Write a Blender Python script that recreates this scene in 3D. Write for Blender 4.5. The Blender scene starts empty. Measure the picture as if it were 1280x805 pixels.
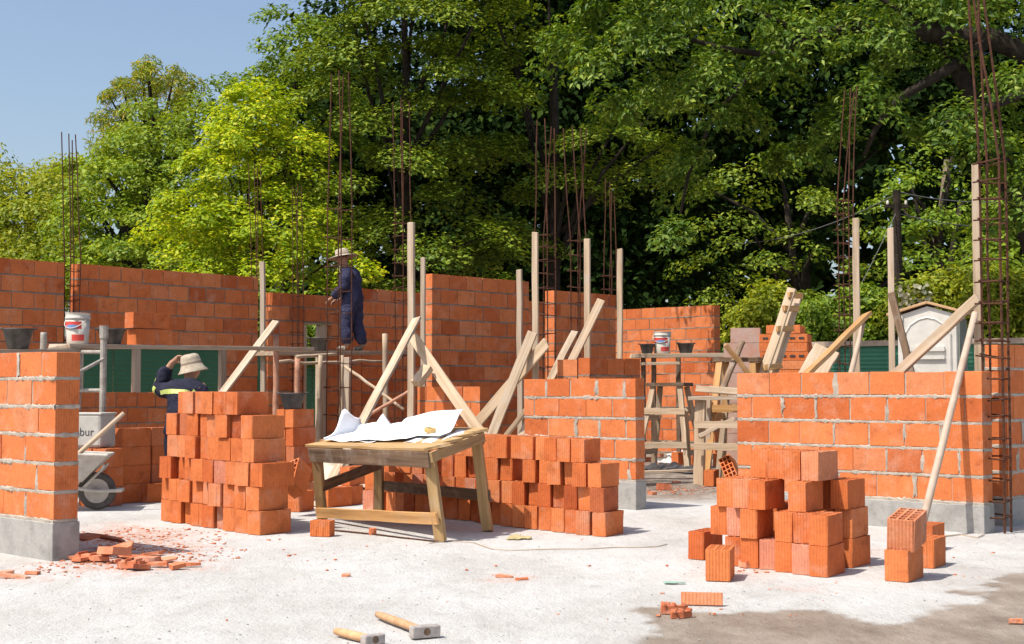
import bpy, bmesh, math, random
import numpy as np
from mathutils import Vector, Matrix, Quaternion
random.seed(11)
RNG = np.random.default_rng(5)
S = bpy.context.scene
COL = S.collection
F, CX, CY, HZ, H = 1778.0, 640.0, 402.5, 485.0, 1.15
PITCH = math.atan((HZ - CY) / F)
def R(d): return math.radians(d)
def ray(px, py):
    v = (CY - py) / F
    return Vector(((px - CX) / F, math.cos(PITCH) - math.sin(PITCH) * v, math.sin(PITCH) + math.cos(PITCH) * v))
EYE = Vector((0, 0, H))
def G(px, py, z=0.0):
    d = ray(px, py); return EYE + d * ((z - H) / d.z)
def at(px, py, Y):
    d = ray(px, py); return EYE + d * (Y / d.y)
def ztop(py, Y): return at(CX, py, Y).z
def xat(px, Y): return (px - CX) / F * Y * 1.0
U = lambda r=0: random.uniform(-r, r)

# ------------------------------------------------------------------ mesh builder
class MB:
    def __init__(s): s.v = []; s.f = []
    def add(s, vs, fs):
        o = len(s.v); s.v += [tuple(p) for p in vs]; s.f += [tuple(i + o for i in f) for f in fs]; return s
    def box(s, c, d, m=None):
        hx, hy, hz = d[0] / 2, d[1] / 2, d[2] / 2
        vs = [Vector((x, y, z)) for z in (-hz, hz) for x, y in ((-hx, -hy), (hx, -hy), (hx, hy), (-hx, hy))]
        if m is not None: vs = [m @ p for p in vs]
        c = Vector(c)
        return s.add([p + c for p in vs], [(3, 2, 1, 0), (4, 5, 6, 7), (0, 1, 5, 4), (1, 2, 6, 5), (2, 3, 7, 6), (3, 0, 4, 7)])
    def bar(s, p0, p1, w, t, n=(0, 0, 1)):
        p0, p1, n = Vector(p0), Vector(p1), Vector(n)
        z = (p1 - p0).normalized(); x = z.cross(n)
        if x.length < 1e-4: x = z.cross(Vector((1, 0, 0)))
        x.normalize(); y = z.cross(x).normalized()
        vs = [p + x * a * w / 2 + y * b * t / 2 for p in (p0, p1) for a, b in ((-1, -1), (1, -1), (1, 1), (-1, 1))]
        return s.add(vs, [(3, 2, 1, 0), (4, 5, 6, 7), (0, 1, 5, 4), (1, 2, 6, 5), (2, 3, 7, 6), (3, 0, 4, 7)])
    def tube(s, pts, r, n=8, cap=True):
        pts = [Vector(p) for p in pts]
        rs = r if isinstance(r, (list, tuple)) else [r] * len(pts)
        o = len(s.v); up = None
        for i, p in enumerate(pts):
            d = (pts[min(i + 1, len(pts) - 1)] - pts[max(i - 1, 0)]).normalized()
            if up is None:
                up = d.cross(Vector((0.3, 0.2, 1)) if abs(d.z) < .9 else Vector((1, 0.1, 0))).normalized()
            x = (up - d * up.dot(d)).normalized(); up = x; y = d.cross(x)
            for k in range(n):
                a = 2 * math.pi * k / n
                s.v.append(tuple(p + (x * math.cos(a) + y * math.sin(a)) * rs[i]))
        for i in range(len(pts) - 1):
            for k in range(n):
                s.f.append((o + i * n + k, o + i * n + (k + 1) % n, o + (i + 1) * n + (k + 1) % n, o + (i + 1) * n + k))
        if cap:
            s.f.append(tuple(o + k for k in range(n))[::-1]); s.f.append(tuple(o + (len(pts) - 1) * n + k for k in range(n)))
        return s
    def lathe(s, prof, n=24, c=(0, 0, 0), m=None):
        o = len(s.v); c = Vector(c)
        for r, z in prof:
            for k in range(n):
                a = 2 * math.pi * k / n
                p = Vector((r * math.cos(a), r * math.sin(a), z))
                if m is not None: p = m @ p
                s.v.append(tuple(p + c))
        for i in range(len(prof) - 1):
            for k in range(n):
                s.f.append((o + i * n + k, o + i * n + (k + 1) % n, o + (i + 1) * n + (k + 1) % n, o + (i + 1) * n + k))
        return s
    def mesh(s, name):
        me = bpy.data.meshes.new(name); me.from_pydata(s.v, [], s.f); me.update(); return me
    def build(s, name, mat, parent=None, loc=None, smooth=False, bevel=0, rot=None):
        me = s.mesh(name)
        o = bpy.data.objects.new(name, me); COL.objects.link(o)
        if mat: me.materials.append(mat)
        if parent: o.parent = parent
        if loc is not None: o.location = loc
        if rot is not None: o.rotation_mode = 'QUATERNION'; o.rotation_quaternion = rot
        if smooth:
            for p in me.polygons: p.use_smooth = True
        if bevel:
            b = o.modifiers.new('bevel', 'BEVEL'); b.width = bevel; b.segments = 2; b.limit_method = 'ANGLE'
        return o

def npmesh(name, co, tris, mat, parent=None, k=3):
    me = bpy.data.meshes.new(name)
    nv, nf = len(co), len(tris)
    me.vertices.add(nv); me.vertices.foreach_set('co', np.ascontiguousarray(co, dtype=np.float32).ravel())
    me.loops.add(nf * k); me.loops.foreach_set('vertex_index', np.ascontiguousarray(tris, dtype=np.int32).ravel())
    me.polygons.add(nf); me.polygons.foreach_set('loop_start', np.arange(0, nf * k, k, dtype=np.int32))
    me.update(calc_edges=True)
    if mat: me.materials.append(mat)
    o = bpy.data.objects.new(name, me); COL.objects.link(o)
    if parent: o.parent = parent
    return o

def tag(o, label=None, cat=None, group=None, kind=None):
    if label: o['label'] = label
    if cat: o['category'] = cat
    if group: o['group'] = group
    if kind: o['kind'] = kind
    return o
def thing(name, label, cat, loc=(0, 0, 0), rz=0, group=None):
    o = bpy.data.objects.new(name, None); COL.objects.link(o); o.empty_display_size = .2
    o.location = loc; o.rotation_euler = (0, 0, rz)
    return tag(o, label, cat, group)
def dup(root, loc, rz=None, label=None, group=None, scale=None):
    r = root.copy(); COL.objects.link(r); r.location = loc
    if rz is not None: r.rotation_euler = (0, 0, rz)
    if label: r['label'] = label
    if group: r['group'] = group
    if scale: r.scale = scale
    for ch in list(root.children):
        c = ch.copy(); COL.objects.link(c); c.parent = r
        for g in list(ch.children):
            d = g.copy(); COL.objects.link(d); d.parent = c
    return r

# ------------------------------------------------------------------ materials
def newmat(name):
    m = bpy.data.materials.new(name); m.use_nodes = True
    nt = m.node_tree; b = nt.nodes['Principled BSDF']
    return m, nt, b
def N(nt, t, **kw):
    n = nt.nodes.new(t)
    for k, v in kw.items(): setattr(n, k, v)
    return n
def ramp(nt, stops, interp='LINEAR'):
    r = N(nt, 'ShaderNodeValToRGB'); cr = r.color_ramp; cr.interpolation = interp
    while len(cr.elements) < len(stops): cr.elements.new(0.5)
    for e, (p, c) in zip(cr.elements, stops):
        e.position = p; e.color = (*c, 1) if len(c) == 3 else c
    return r
def noise(nt, vec, scale, detail=4, rough=.55):
    n = N(nt, 'ShaderNodeTexNoise'); n.inputs['Scale'].default_value = scale; n.inputs['Detail'].default_value = detail
    n.inputs['Roughness'].default_value = rough
    if vec is not None: nt.links.new(vec, n.inputs['Vector'])
    return n
def mix(nt, fac, a, b, mode='MIX'):
    m = N(nt, 'ShaderNodeMix', data_type='RGBA', blend_type=mode)
    for sock, v in ((m.inputs[0], fac), (m.inputs[6], a), (m.inputs[7], b)):
        if hasattr(v, 'is_output') or isinstance(v, bpy.types.NodeSocket): nt.links.new(v, sock)
        elif isinstance(v, (int, float)): sock.default_value = v
        else: sock.default_value = (*v, 1)
    return m.outputs[2]
def math_(nt, op, a, b=None, c=None):
    m = N(nt, 'ShaderNodeMath', operation=op)
    for i, v in enumerate((a, b, c)):
        if v is None: continue
        if isinstance(v, bpy.types.NodeSocket): nt.links.new(v, m.inputs[i])
        else: m.inputs[i].default_value = v
    return m.outputs[0]
def bump(nt, b, h, dist, strength=1.0):
    bp = N(nt, 'ShaderNodeBump'); bp.inputs['Distance'].default_value = dist; bp.inputs['Strength'].default_value = strength
    nt.links.new(h, bp.inputs['Height']); nt.links.new(bp.outputs[0], b.inputs['Normal'])

def mat_brick(name, stops, dust=.35, ribs=True):
    m, nt, b = newmat(name)
    tc = N(nt, 'ShaderNodeTexCoord'); geo = N(nt, 'ShaderNodeNewGeometry'); oi = N(nt, 'ShaderNodeObjectInfo')
    rnd = math_(nt, 'FRACT', math_(nt, 'ADD', geo.outputs['Random Per Island'], oi.outputs['Random']))
    r = ramp(nt, stops); nt.links.new(rnd, r.inputs[0])
    # shift the noise from brick to brick
    off = N(nt, 'ShaderNodeVectorMath', operation='ADD'); nt.links.new(tc.outputs['Object'], off.inputs[0])
    cb = N(nt, 'ShaderNodeCombineXYZ'); nt.links.new(math_(nt, 'MULTIPLY', rnd, 37.0), cb.inputs[2]); nt.links.new(math_(nt, 'MULTIPLY', rnd, 11.0), cb.inputs[0])
    nt.links.new(cb.outputs[0], off.inputs[1])
    n1 = noise(nt, off.outputs[0], 7, 5, .6); n2 = noise(nt, off.outputs[0], 45, 4, .65)
    mul = ramp(nt, [(.25, (.62, .56, .54)), (.42, (.93, .92, .92)), (.55, (1, 1, 1)), (.78, (1.1, 1.15, 1.2))]); nt.links.new(n1.outputs[0], mul.inputs[0])
    c = mix(nt, 1.0, r.outputs[0], mul.outputs[0], 'MULTIPLY')
    dm = ramp(nt, [(.52, (0, 0, 0)), (.70, (1, 1, 1))]); nt.links.new(noise(nt, off.outputs[0], 4.5, 6, .7).outputs[0], dm.inputs[0])
    c = mix(nt, math_(nt, 'MULTIPLY', dm.outputs[0], dust), c, (.66, .47, .36))
    sm = ramp(nt, [(.35, (.86, .86, .86)), (.65, (1.06, 1.06, 1.06))]); nt.links.new(n2.outputs[0], sm.inputs[0])
    c = mix(nt, .8, c, sm.outputs[0], 'MULTIPLY')
    nt.links.new(c, b.inputs['Base Color']); b.inputs['Roughness'].default_value = .88
    b.inputs['Specular IOR Level'].default_value = .25
    sx = N(nt, 'ShaderNodeSeparateXYZ'); nt.links.new(tc.outputs['Object'], sx.inputs[0])
    k = 2 * math.pi / .019
    rb = math_(nt, 'ADD', math_(nt, 'SINE', math_(nt, 'MULTIPLY', sx.outputs[0], k)), math_(nt, 'SINE', math_(nt, 'MULTIPLY', sx.outputs[1], k)))
    h = math_(nt, 'ADD', math_(nt, 'MULTIPLY', rb, .5 if ribs else .06), math_(nt, 'MULTIPLY', n2.outputs[0], 1.6))
    bump(nt, b, h, .0022)
    return m
TERRA = [(0, (0.510, 0.116, 0.032)), (.2, (0.610, 0.167, 0.049)), (.45, (0.650, 0.191, 0.060)), (.65, (0.580, 0.147, 0.040)), (.82, (0.690, 0.228, 0.081)), (.92, (0.630, 0.237, 0.114)), (1, (0.400, 0.086, 0.025))]
TERRA_W = [(0, (0.460, 0.107, 0.030)), (.12, (0.540, 0.140, 0.040)), (.3, (0.620, 0.177, 0.055)), (.5, (0.650, 0.193, 0.063)), (.7, (0.590, 0.156, 0.046)), (.85, (0.670, 0.219, 0.077)), (.95, (0.610, 0.214, 0.092)), (1, (0.440, 0.102, 0.030))]
M = {}
M['brick'] = mat_brick('terracotta', TERRA, dust=.26)
M['brick_wall'] = mat_brick('terracotta_wall', TERRA_W, dust=.28)
M['brick_pink'] = mat_brick('terracotta_pink', [(0, (.55, .20, .12)), (.5, (.62, .25, .15)), (1, (.5, .17, .1))], dust=.6)
M['brick_old'] = mat_brick('terracotta_broken', [(0, (.45, .13, .06)), (.5, (.62, .2, .09)), (1, (.66, .28, .16))], dust=.7, ribs=False)

def mat_rough(name, c0, c1, scale=12, bscale=60, bd=.004, rough=.9, spec=.3, c2=None):
    m, nt, b = newmat(name)
    tc = N(nt, 'ShaderNodeTexCoord')
    n1 = noise(nt, tc.outputs['Object'], scale, 6, .65)
    st = [(.3, c0), (.7, c1)] if c2 is None else [(.25, c0), (.5, c1), (.72, c2)]
    r = ramp(nt, st); nt.links.new(n1.outputs[0], r.inputs[0])
    nt.links.new(r.outputs[0], b.inputs['Base Color']); b.inputs['Roughness'].default_value = rough; b.inputs['Specular IOR Level'].default_value = spec
    n2 = noise(nt, tc.outputs['Object'], bscale, 4, .6); bump(nt, b, n2.outputs[0], bd)
    return m
M['mortar_shade_tone'] = mat_rough('mortar_shaded', (.15, .10, .07), (.34, .27, .21), 5, 60, .006)  # darker mortar copy, shade of the far walls put into its colour
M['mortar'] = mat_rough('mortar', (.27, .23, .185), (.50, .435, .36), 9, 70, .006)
M['plinth'] = mat_rough('plinth_concrete', (.19, .185, .17), (.36, .345, .32), 3.5, 50, .004, c2=(.25, .24, .225))
M['paper'] = mat_rough('paper', (.80, .80, .80), (.85, .85, .86), 3, 20, .0006, .7)
M['steel'] = mat_rough('hammer_steel', (.26, .23, .21), (.48, .42, .38), 25, 80, .001, .55, .5)
M['rust'] = mat_rough('rusty_rebar', (.035, .014, .008), (.11, .04, .018), 30, 150, .002, .85, .3)
M['pipe'] = mat_rough('scaffold_pipe', (.20, .18, .155), (.44, .40, .34), 14, 60, .001, .55, .5)
M['pipe_rust'] = mat_rough('scaffold_pipe_rust', (.35, .14, .08), (.52, .30, .2), 14, 60, .001, .7, .4)
M['rubber_black'] = mat_rough('black_rubber', (.02, .02, .021), (.11, .105, .10), 9, 40, .001, .55, .4)
M['tyre'] = mat_rough('dusty_tyre', (.055, .05, .045), (.14, .125, .11), 14, 60, .002, .85, .3)
M['white_plastic'] = mat_rough('white_plastic', (.46, .42, .35), (.66, .62, .54), 6, 30, .0006, .4, .5)
M['white_paint'] = mat_rough('white_paint', (.50, .475, .42), (.66, .63, .57), 5, 30, .001, .55, .4)
M['pale_pole'] = mat_rough('pale_pole', (.36, .26, .19), (.54, .43, .34), 5, 40, .002, .7)
M['drum'] = mat_rough('grey_drum', (.40, .38, .34), (.56, .53, .48), 6, 30, .001, .6)  # white dulled to a mottled grey
M['red_label'] = mat_rough('red_label', (.60, .05, .04), (.66, .09, .07), 10, 30, .0004, .45)
M['blue_label'] = mat_rough('blue_label', (.10, .20, .42), (.16, .27, .5), 10, 30, .0004, .45)
M['ink'] = mat_rough('dark_ink', (.05, .05, .06), (.07, .07, .08), 10, 30, .0002, .7)
M['barrow'] = mat_rough('barrow_metal', (.38, .35, .30), (.60, .56, .50), 8, 40, .002, .6, .5)
M['tape'] = mat_rough('yellow_tape', (.46, .28, .07), (.58, .38, .13), 10, 30, .0005, .4, .5)
M['tarp'] = mat_rough('black_tarp', (.02, .02, .022), (.10, .10, .11), 6, 25, .01, .4, .5)
M['tarp_grey'] = mat_rough('grey_sheet', (.42, .41, .40), (.6, .59, .57), 6, 25, .01, .6, .4)
M['sack'] = mat_rough('sand_sack', (.50, .42, .32), (.64, .55, .43), 8, 50, .004, .9)
M['wrap'] = mat_rough('wrapped_brick', (.36, .15, .09), (.46, .33, .27), 3, 18, .004, .4, .6, c2=(.48, .22, .14))
M['navy'] = mat_rough('navy_cloth', (.025, .028, .06), (.06, .062, .12), 9, 26, .02, .9, .2)
M['navy_dark'] = mat_rough('dark_jacket', (.010, .011, .022), (.028, .029, .052), 9, 26, .02, .9, .2)
M['skin'] = mat_rough('skin', (.36, .19, .12), (.42, .23, .15), 20, 60, .001, .55, .4)
M['hat'] = mat_rough('straw_hat', (.30, .24, .17), (.50, .43, .33), 18, 60, .003, .8)
M['hatband'] = mat_rough('hat_band', (.20, .15, .11), (.26, .2, .15), 18, 60, .002, .8)
M['boot'] = mat_rough('dusty_boot', (.12, .09, .07), (.42, .38, .32), 14, 50, .003, .8)
M['hiviz'] = mat_rough('hiviz_band', (.40, .50, .08), (.62, .66, .25), 18, 60, .001, .5, .5)
M['green_plastic'] = mat_rough('green_plastic', (.2, .36, .27), (.34, .48, .38), 10, 40, .002, .4)
M['dryleaf'] = mat_rough('dry_leaf', (.34, .27, .13), (.5, .42, .22), 20, 60, .001, .8)
M['cable'] = mat_rough('dusty_cable', (.40, .31, .22), (.5, .4, .3), 10, 40, .001, .7)
M['wire'] = mat_rough('overhead_wire', (.09, .09, .09), (.14, .14, .14), 10, 40, .001, .6)
M['bark'] = mat_rough('bark', (.014, .011, .008), (.05, .038, .028), 6, 22, .03, .95, .2)
M['bark_pale'] = mat_rough('bark_pale', (.10, .075, .05), (.24, .18, .13), 6, 22, .02, .95, .2)
M['darkhole'] = mat_rough('iron_and_hole_shade', (.03, .028, .026), (.06, .055, .05), 20, 60, .001, .6)  # near-black for ironwork and eyes, also painted shade of brick cells
M['roofboard'] = mat_rough('hut_roof_board', (.42, .24, .11), (.56, .36, .2), 8, 40, .003, .8)
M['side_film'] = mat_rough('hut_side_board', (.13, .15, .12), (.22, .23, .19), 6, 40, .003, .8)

def mat_green(name, c0, c1, per=.18):
    m, nt, b = newmat(name)
    tc = N(nt, 'ShaderNodeTexCoord'); sx = N(nt, 'ShaderNodeSeparateXYZ'); nt.links.new(tc.outputs['Object'], sx.inputs[0])
    n1 = noise(nt, tc.outputs['Object'], 1.6, 5, .6); r = ramp(nt, [(.3, c0), (.7, c1)]); nt.links.new(n1.outputs[0], r.inputs[0])
    nt.links.new(r.outputs[0], b.inputs['Base Color']); b.inputs['Roughness'].default_value = .55
    return m
M['green_fence'] = mat_green('green_fence', (.03, .17, .09), (.045, .22, .125))

def mat_wood(name, c0, c1, c2, dirt=.25, gs=26):
    m, nt, b = newmat(name)
    tc = N(nt, 'ShaderNodeTexCoord'); oi = N(nt, 'ShaderNodeObjectInfo')
    mp = N(nt, 'ShaderNodeMapping'); mp.inputs['Scale'].default_value = (gs, gs, 1.4)
    of = N(nt, 'ShaderNodeVectorMath', operation='ADD'); nt.links.new(tc.outputs['Object'], of.inputs[0])
    cb = N(nt, 'ShaderNodeCombineXYZ'); nt.links.new(math_(nt, 'MULTIPLY', oi.outputs['Random'], 31.0), cb.inputs[0]); nt.links.new(math_(nt, 'MULTIPLY', oi.outputs['Random'], 17.0), cb.inputs[2])
    nt.links.new(cb.outputs[0], of.inputs[1]); nt.links.new(of.outputs[0], mp.inputs['Vector'])
    n1 = noise(nt, mp.outputs[0], 1.0, 5, .6)
    r = ramp(nt, [(.28, c0), (.52, c1), (.75, c2)]); nt.links.new(n1.outputs[0], r.inputs[0])
    hv = ramp(nt, [(0, (.8, .78, .76)), (.5, (1, 1, 1)), (1, (1.14, 1.1, 1.05))]); nt.links.new(oi.outputs['Random'], hv.inputs[0])
    c = mix(nt, 1.0, r.outputs[0], hv.outputs[0], 'MULTIPLY')
    n2 = noise(nt, of.outputs[0], 5, 6, .7); dm = ramp(nt, [(.5, (0, 0, 0)), (.72, (1, 1, 1))]); nt.links.new(n2.outputs[0], dm.inputs[0])
    c = mix(nt, math_(nt, 'MULTIPLY', dm.outputs[0], dirt), c, (.45, .41, .36))
    nt.links.new(c, b.inputs['Base Color']); b.inputs['Roughness'].default_value = .8; b.inputs['Specular IOR Level'].default_value = .3
    bump(nt, b, n1.outputs[0], .003)
    return m
M['wood'] = mat_wood('pale_timber', (.30, .22, .14), (.46, .35, .24), (.55, .44, .32), .5)
M['wood_grey'] = mat_wood('weathered_timber', (.30, .22, .15), (.44, .35, .26), (.52, .43, .33), .5)
M['wood_orange'] = mat_wood('orange_timber', (.36, .19, .07), (.50, .28, .11), (.58, .36, .17), .2)
M['wood_dark'] = mat_wood('dark_timber', (.08, .05, .03), (.16, .10, .06), (.28, .19, .12), .35)
M['wood_table'] = mat_wood('table_timber', (.27, .16, .07), (.42, .27, .12), (.52, .35, .18), .3)
M['handle'] = mat_wood('hammer_handle', (.40, .21, .10), (.54, .32, .17), (.60, .40, .24), .1)

def mat_leaf(name, stops, trans=.28, rough=.5, spec=.22):
    m, nt, b = newmat(name)
    geo = N(nt, 'ShaderNodeNewGeometry'); tc = N(nt, 'ShaderNodeTexCoord')
    r = ramp(nt, stops); nt.links.new(geo.outputs['Random Per Island'], r.inputs[0])
    n = noise(nt, tc.outputs['Object'], .9, 3, .5); v = ramp(nt, [(.3, (.72, .78, .7)), (.7, (1.2, 1.14, 1.1))]); nt.links.new(n.outputs[0], v.inputs[0])
    c = mix(nt, 1.0, r.outputs[0], v.outputs[0], 'MULTIPLY')
    nt.links.new(c, b.inputs['Base Color']); b.inputs['Roughness'].default_value = rough; b.inputs['Specular IOR Level'].default_value = spec
    t = N(nt, 'ShaderNodeBsdfTranslucent')
    tcol = mix(nt, 1.0, c, (1.5, 1.35, .5), 'MULTIPLY'); nt.links.new(tcol, t.inputs[0])
    ms = N(nt, 'ShaderNodeMixShader'); ms.inputs[0].default_value = trans
    nt.links.new(b.outputs[0], ms.inputs[1]); nt.links.new(t.outputs[0], ms.inputs[2])
    nt.links.new(ms.outputs[0], nt.nodes['Material Output'].inputs[0])
    return m
M['leaf_dark'] = mat_leaf('leaf_dark', [(0, (.05, .10, .008)), (.4, (.125, .195, .014)), (.8, (.22, .29, .024)), (1, (.32, .37, .05))], .25)
M['leaf_mid'] = mat_leaf('leaf_mid', [(0, (.08, .15, .010)), (.5, (.155, .25, .018)), (1, (.27, .35, .032))])
M['leaf_olive'] = mat_leaf('leaf_olive', [(0, (.15, .21, .012)), (.5, (.27, .33, .022)), (1, (.42, .42, .035))], .35)
M['leaf_lime'] = mat_leaf('leaf_lime', [(0, (.15, .25, .012)), (.45, (.30, .42, .016)), (.8, (.47, .54, .022)), (1, (.60, .57, .05))], .40)
M['leaf_fresh'] = mat_leaf('leaf_fresh', [(0, (.10, .18, .012)), (.5, (.20, .30, .022)), (1, (.34, .40, .04))], .32)
M['leaf_droop'] = mat_leaf('leaf_droop', [(0, (.04, .09, .007)), (.5, (.085, .155, .012)), (.85, (.16, .24, .026)), (1, (.31, .38, .07))], .32)
M['needle'] = mat_leaf('pine_needles', [(0, (.16, .26, .025)), (.6, (.34, .40, .04)), (1, (.58, .46, .07))], .25)
M['leaf_painted_shade'] = mat_leaf('leaf_painted_shade', [(0, (.008, .020, .004)), (.75, (.018, .038, .007)), (1, (.06, .10, .015))], .08, .8, .05)  # near-black leaves, shade of the gaps between trees put into the colour
M['flower'] = mat_leaf('blossom', [(0, (.6, .55, .42)), (1, (.72, .66, .5))], .2)
# ================================================================== GROUND
def poly_sd(X, Y, poly):
    """signed distance to a polygon, negative inside"""
    d = np.full(X.shape, 1e9); inside = np.zeros(X.shape, bool)
    n = len(poly)
    for i in range(n):
        (x0, y0), (x1, y1) = poly[i], poly[(i + 1) % n]
        ex, ey = x1 - x0, y1 - y0
        t = np.clip(((X - x0) * ex + (Y - y0) * ey) / (ex * ex + ey * ey), 0, 1)
        d = np.minimum(d, np.hypot(X - x0 - t * ex, Y - y0 - t * ey))
        c = ((y0 > Y) != (y1 > Y)) & (X < ex * (Y - y0) / (ey if abs(ey) > 1e-9 else 1e-9) + x0)
        inside ^= c
    return np.where(inside, -d, d)
def vnoise(X, Y, sc, seed):
    r = np.random.default_rng(seed); T = r.random((64, 64))
    x, y = X * sc, Y * sc
    xi, yi = np.floor(x).astype(int), np.floor(y).astype(int); fx, fy = x - xi, y - yi
    fx, fy = fx * fx * (3 - 2 * fx), fy * fy * (3 - 2 * fy)
    g = lambda a, b: T[a % 64, b % 64]
    return (g(xi, yi) * (1 - fx) + g(xi + 1, yi) * fx) * (1 - fy) + (g(xi, yi + 1) * (1 - fx) + g(xi + 1, yi + 1) * fx) * fy
def fbm(X, Y, sc, seed, o=5): return sum(vnoise(X, Y, sc * 2.03 ** k, seed + k) * .5 ** k for k in range(o)) / 1.94
def gpx(l): return [tuple(G(*p).xy) for p in l]
far = [-900, -400, -150, -60, -30, -15]
xs = np.array(far + list(np.arange(-8.5, 8.5, .045)) + [15, 30, 60, 150, 400, 900])
ys = np.array([-300, -60, -12, 2] + list(np.arange(5.8, 15.5, .045)) + list(np.arange(15.6, 28, .25)) + [32, 40, 60, 100, 200, 500, 1200])
X, Y = np.meshgrid(xs, ys)
mudpoly = gpx([(790, 764), (830, 756), (880, 757), (905, 765), (960, 765), (1010, 763), (1060, 768), (1105, 778), (1150, 776), (1200, 762), (1215, 738), (1250, 720), (1300, 706), (1400, 700), (1400, 845), (812, 845), (826, 792), (800, 775)])
msd = poly_sd(X, Y, mudpoly)
nz = fbm(X, Y, 3.2, 3)
mud = np.clip(.5 - (msd + (nz - .5) * .42 + (fbm(X, Y, 11, 71) - .5) * .16) / .05, 0, 1)
soft = np.clip(.5 - (msd + (nz - .5) * .5) / .8, 0, 1) * .35
mud = np.maximum(mud, soft)
dustpoly = gpx([(92, 668), (150, 654), (215, 662), (255, 682), (250, 712), (160, 716), (84, 712)])
dust = np.clip(.5 - (poly_sd(X, Y, dustpoly) + (fbm(X, Y, 5, 21) - .5) * .6) / .35, 0, 1)
for c, rr in (((632, 722), .22), ((850, 620), .6), ((820, 605), .5), ((1090, 690), .35), ((930, 712), .4), ((1000, 735), .2), ((25, 720), .35)):
    g = G(*c); dust = np.maximum(dust, np.clip(1 - np.hypot(X - g.x, (Y - g.y) * .8) / rr + (fbm(X, Y, 5, 27) - .5) * 1.2, 0, 1) * .8)
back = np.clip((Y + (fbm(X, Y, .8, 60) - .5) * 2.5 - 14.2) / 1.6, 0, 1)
Z = -.004 + (fbm(X, Y, 1.1, 40) - .5) * .006 + (fbm(X, Y, 7, 44) - .5) * .004 - mud * .004
Z = np.where((Y > 26) | (Y < 5), -.006, Z)
Z = np.minimum(Z, -.001)
nx, ny = len(xs), len(ys)
idx = np.arange(nx * ny).reshape(ny, nx)
quads = np.stack([idx[:-1, :-1], idx[:-1, 1:], idx[1:, 1:], idx[1:, :-1]], -1).reshape(-1, 4)
ground = npmesh('ground', np.stack([X, Y, Z], -1).reshape(-1, 3), quads, None, k=4)
tag(ground, kind='structure')
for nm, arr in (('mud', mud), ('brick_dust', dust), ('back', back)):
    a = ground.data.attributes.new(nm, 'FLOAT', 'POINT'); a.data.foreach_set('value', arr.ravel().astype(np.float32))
ground.data.polygons.foreach_set('use_smooth', np.ones(len(quads), bool))
def mat_ground():
    m, nt, b = newmat('dusty_slab')
    tc = N(nt, 'ShaderNodeTexCoord'); ob = tc.outputs['Object']
    mp = N(nt, 'ShaderNodeMapping'); mp.inputs['Scale'].default_value = (1, .55, 1); nt.links.new(ob, mp.inputs[0])
    n1 = noise(nt, mp.outputs[0], 1.1, 8, .68); n2 = noise(nt, mp.outputs[0], 7, 7, .7); n3 = noise(nt, ob, 55, 5, .7)
    r1 = ramp(nt, [(.25, (.39, .375, .35)), (.42, (.49, .475, .45)), (.55, (.55, .54, .52)), (.75, (.585, .578, .56))]); nt.links.new(n1.outputs[0], r1.inputs[0])
    r2 = ramp(nt, [(.28, (.78, .765, .745)), (.42, (.965, .96, .95)), (.7, (1.05, 1.05, 1.05))]); nt.links.new(n2.outputs[0], r2.inputs[0])
    c = mix(nt, 1.0, r1.outputs[0], r2.outputs[0], 'MULTIPLY')
    # grit: small dark specks
    vo = N(nt, 'ShaderNodeTexVoronoi'); vo.inputs['Scale'].default_value = 15; nt.links.new(ob, vo.inputs['Vector'])
    sp = math_(nt, 'LESS_THAN', vo.outputs['Distance'], .13)
    pick = math_(nt, 'GREATER_THAN', N(nt, 'ShaderNodeSeparateColor').outputs[0], .5)
    sc = N(nt, 'ShaderNodeSeparateColor'); nt.links.new(vo.outputs['Color'], sc.inputs[0])
    pick = math_(nt, 'GREATER_THAN', sc.outputs[0], .72)
    c = mix(nt, math_(nt, 'MULTIPLY', math_(nt, 'MULTIPLY', sp, pick), .15), c, (.25, .20, .16))
    ad = N(nt, 'ShaderNodeAttribute', attribute_name='brick_dust')
    dn = ramp(nt, [(.42, (0, 0, 0)), (.60, (1, 1, 1))]); nt.links.new(noise(nt, mp.outputs[0], 13, 6, .75).outputs[0], dn.inputs[0])
    c = mix(nt, math_(nt, 'MULTIPLY', math_(nt, 'MULTIPLY', ad.outputs['Fac'], dn.outputs[0]), .85), c, (.55, .25, .15))
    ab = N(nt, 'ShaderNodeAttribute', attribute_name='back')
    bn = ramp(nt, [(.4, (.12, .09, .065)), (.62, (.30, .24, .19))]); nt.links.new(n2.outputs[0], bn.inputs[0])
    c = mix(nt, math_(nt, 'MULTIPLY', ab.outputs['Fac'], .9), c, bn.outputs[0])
    am = N(nt, 'ShaderNodeAttribute', attribute_name='mud')
    mn = ramp(nt, [(.3, (.185, .15, .115)), (.5, (.29, .245, .195)), (.72, (.42, .37, .31))]); nt.links.new(noise(nt, mp.outputs[0], 3.0, 7, .7).outputs[0], mn.inputs[0])
    c = mix(nt, am.outputs['Fac'], c, mn.outputs[0])
    nt.links.new(c, b.inputs['Base Color'])
    rr = math_(nt, 'SUBTRACT', .95, math_(nt, 'MULTIPLY', am.outputs['Fac'], .55)); nt.links.new(rr, b.inputs['Roughness'])
    b.inputs['Specular IOR Level'].default_value = .25
    h = math_(nt, 'ADD', math_(nt, 'MULTIPLY', n2.outputs[0], 2.0), math_(nt, 'ADD', n3.outputs[0], math_(nt, 'MULTIPLY', dn.outputs[0], .3)))
    bump(nt, b, h, .012)
    return m
ground.data.materials.append(mat_ground())

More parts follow.
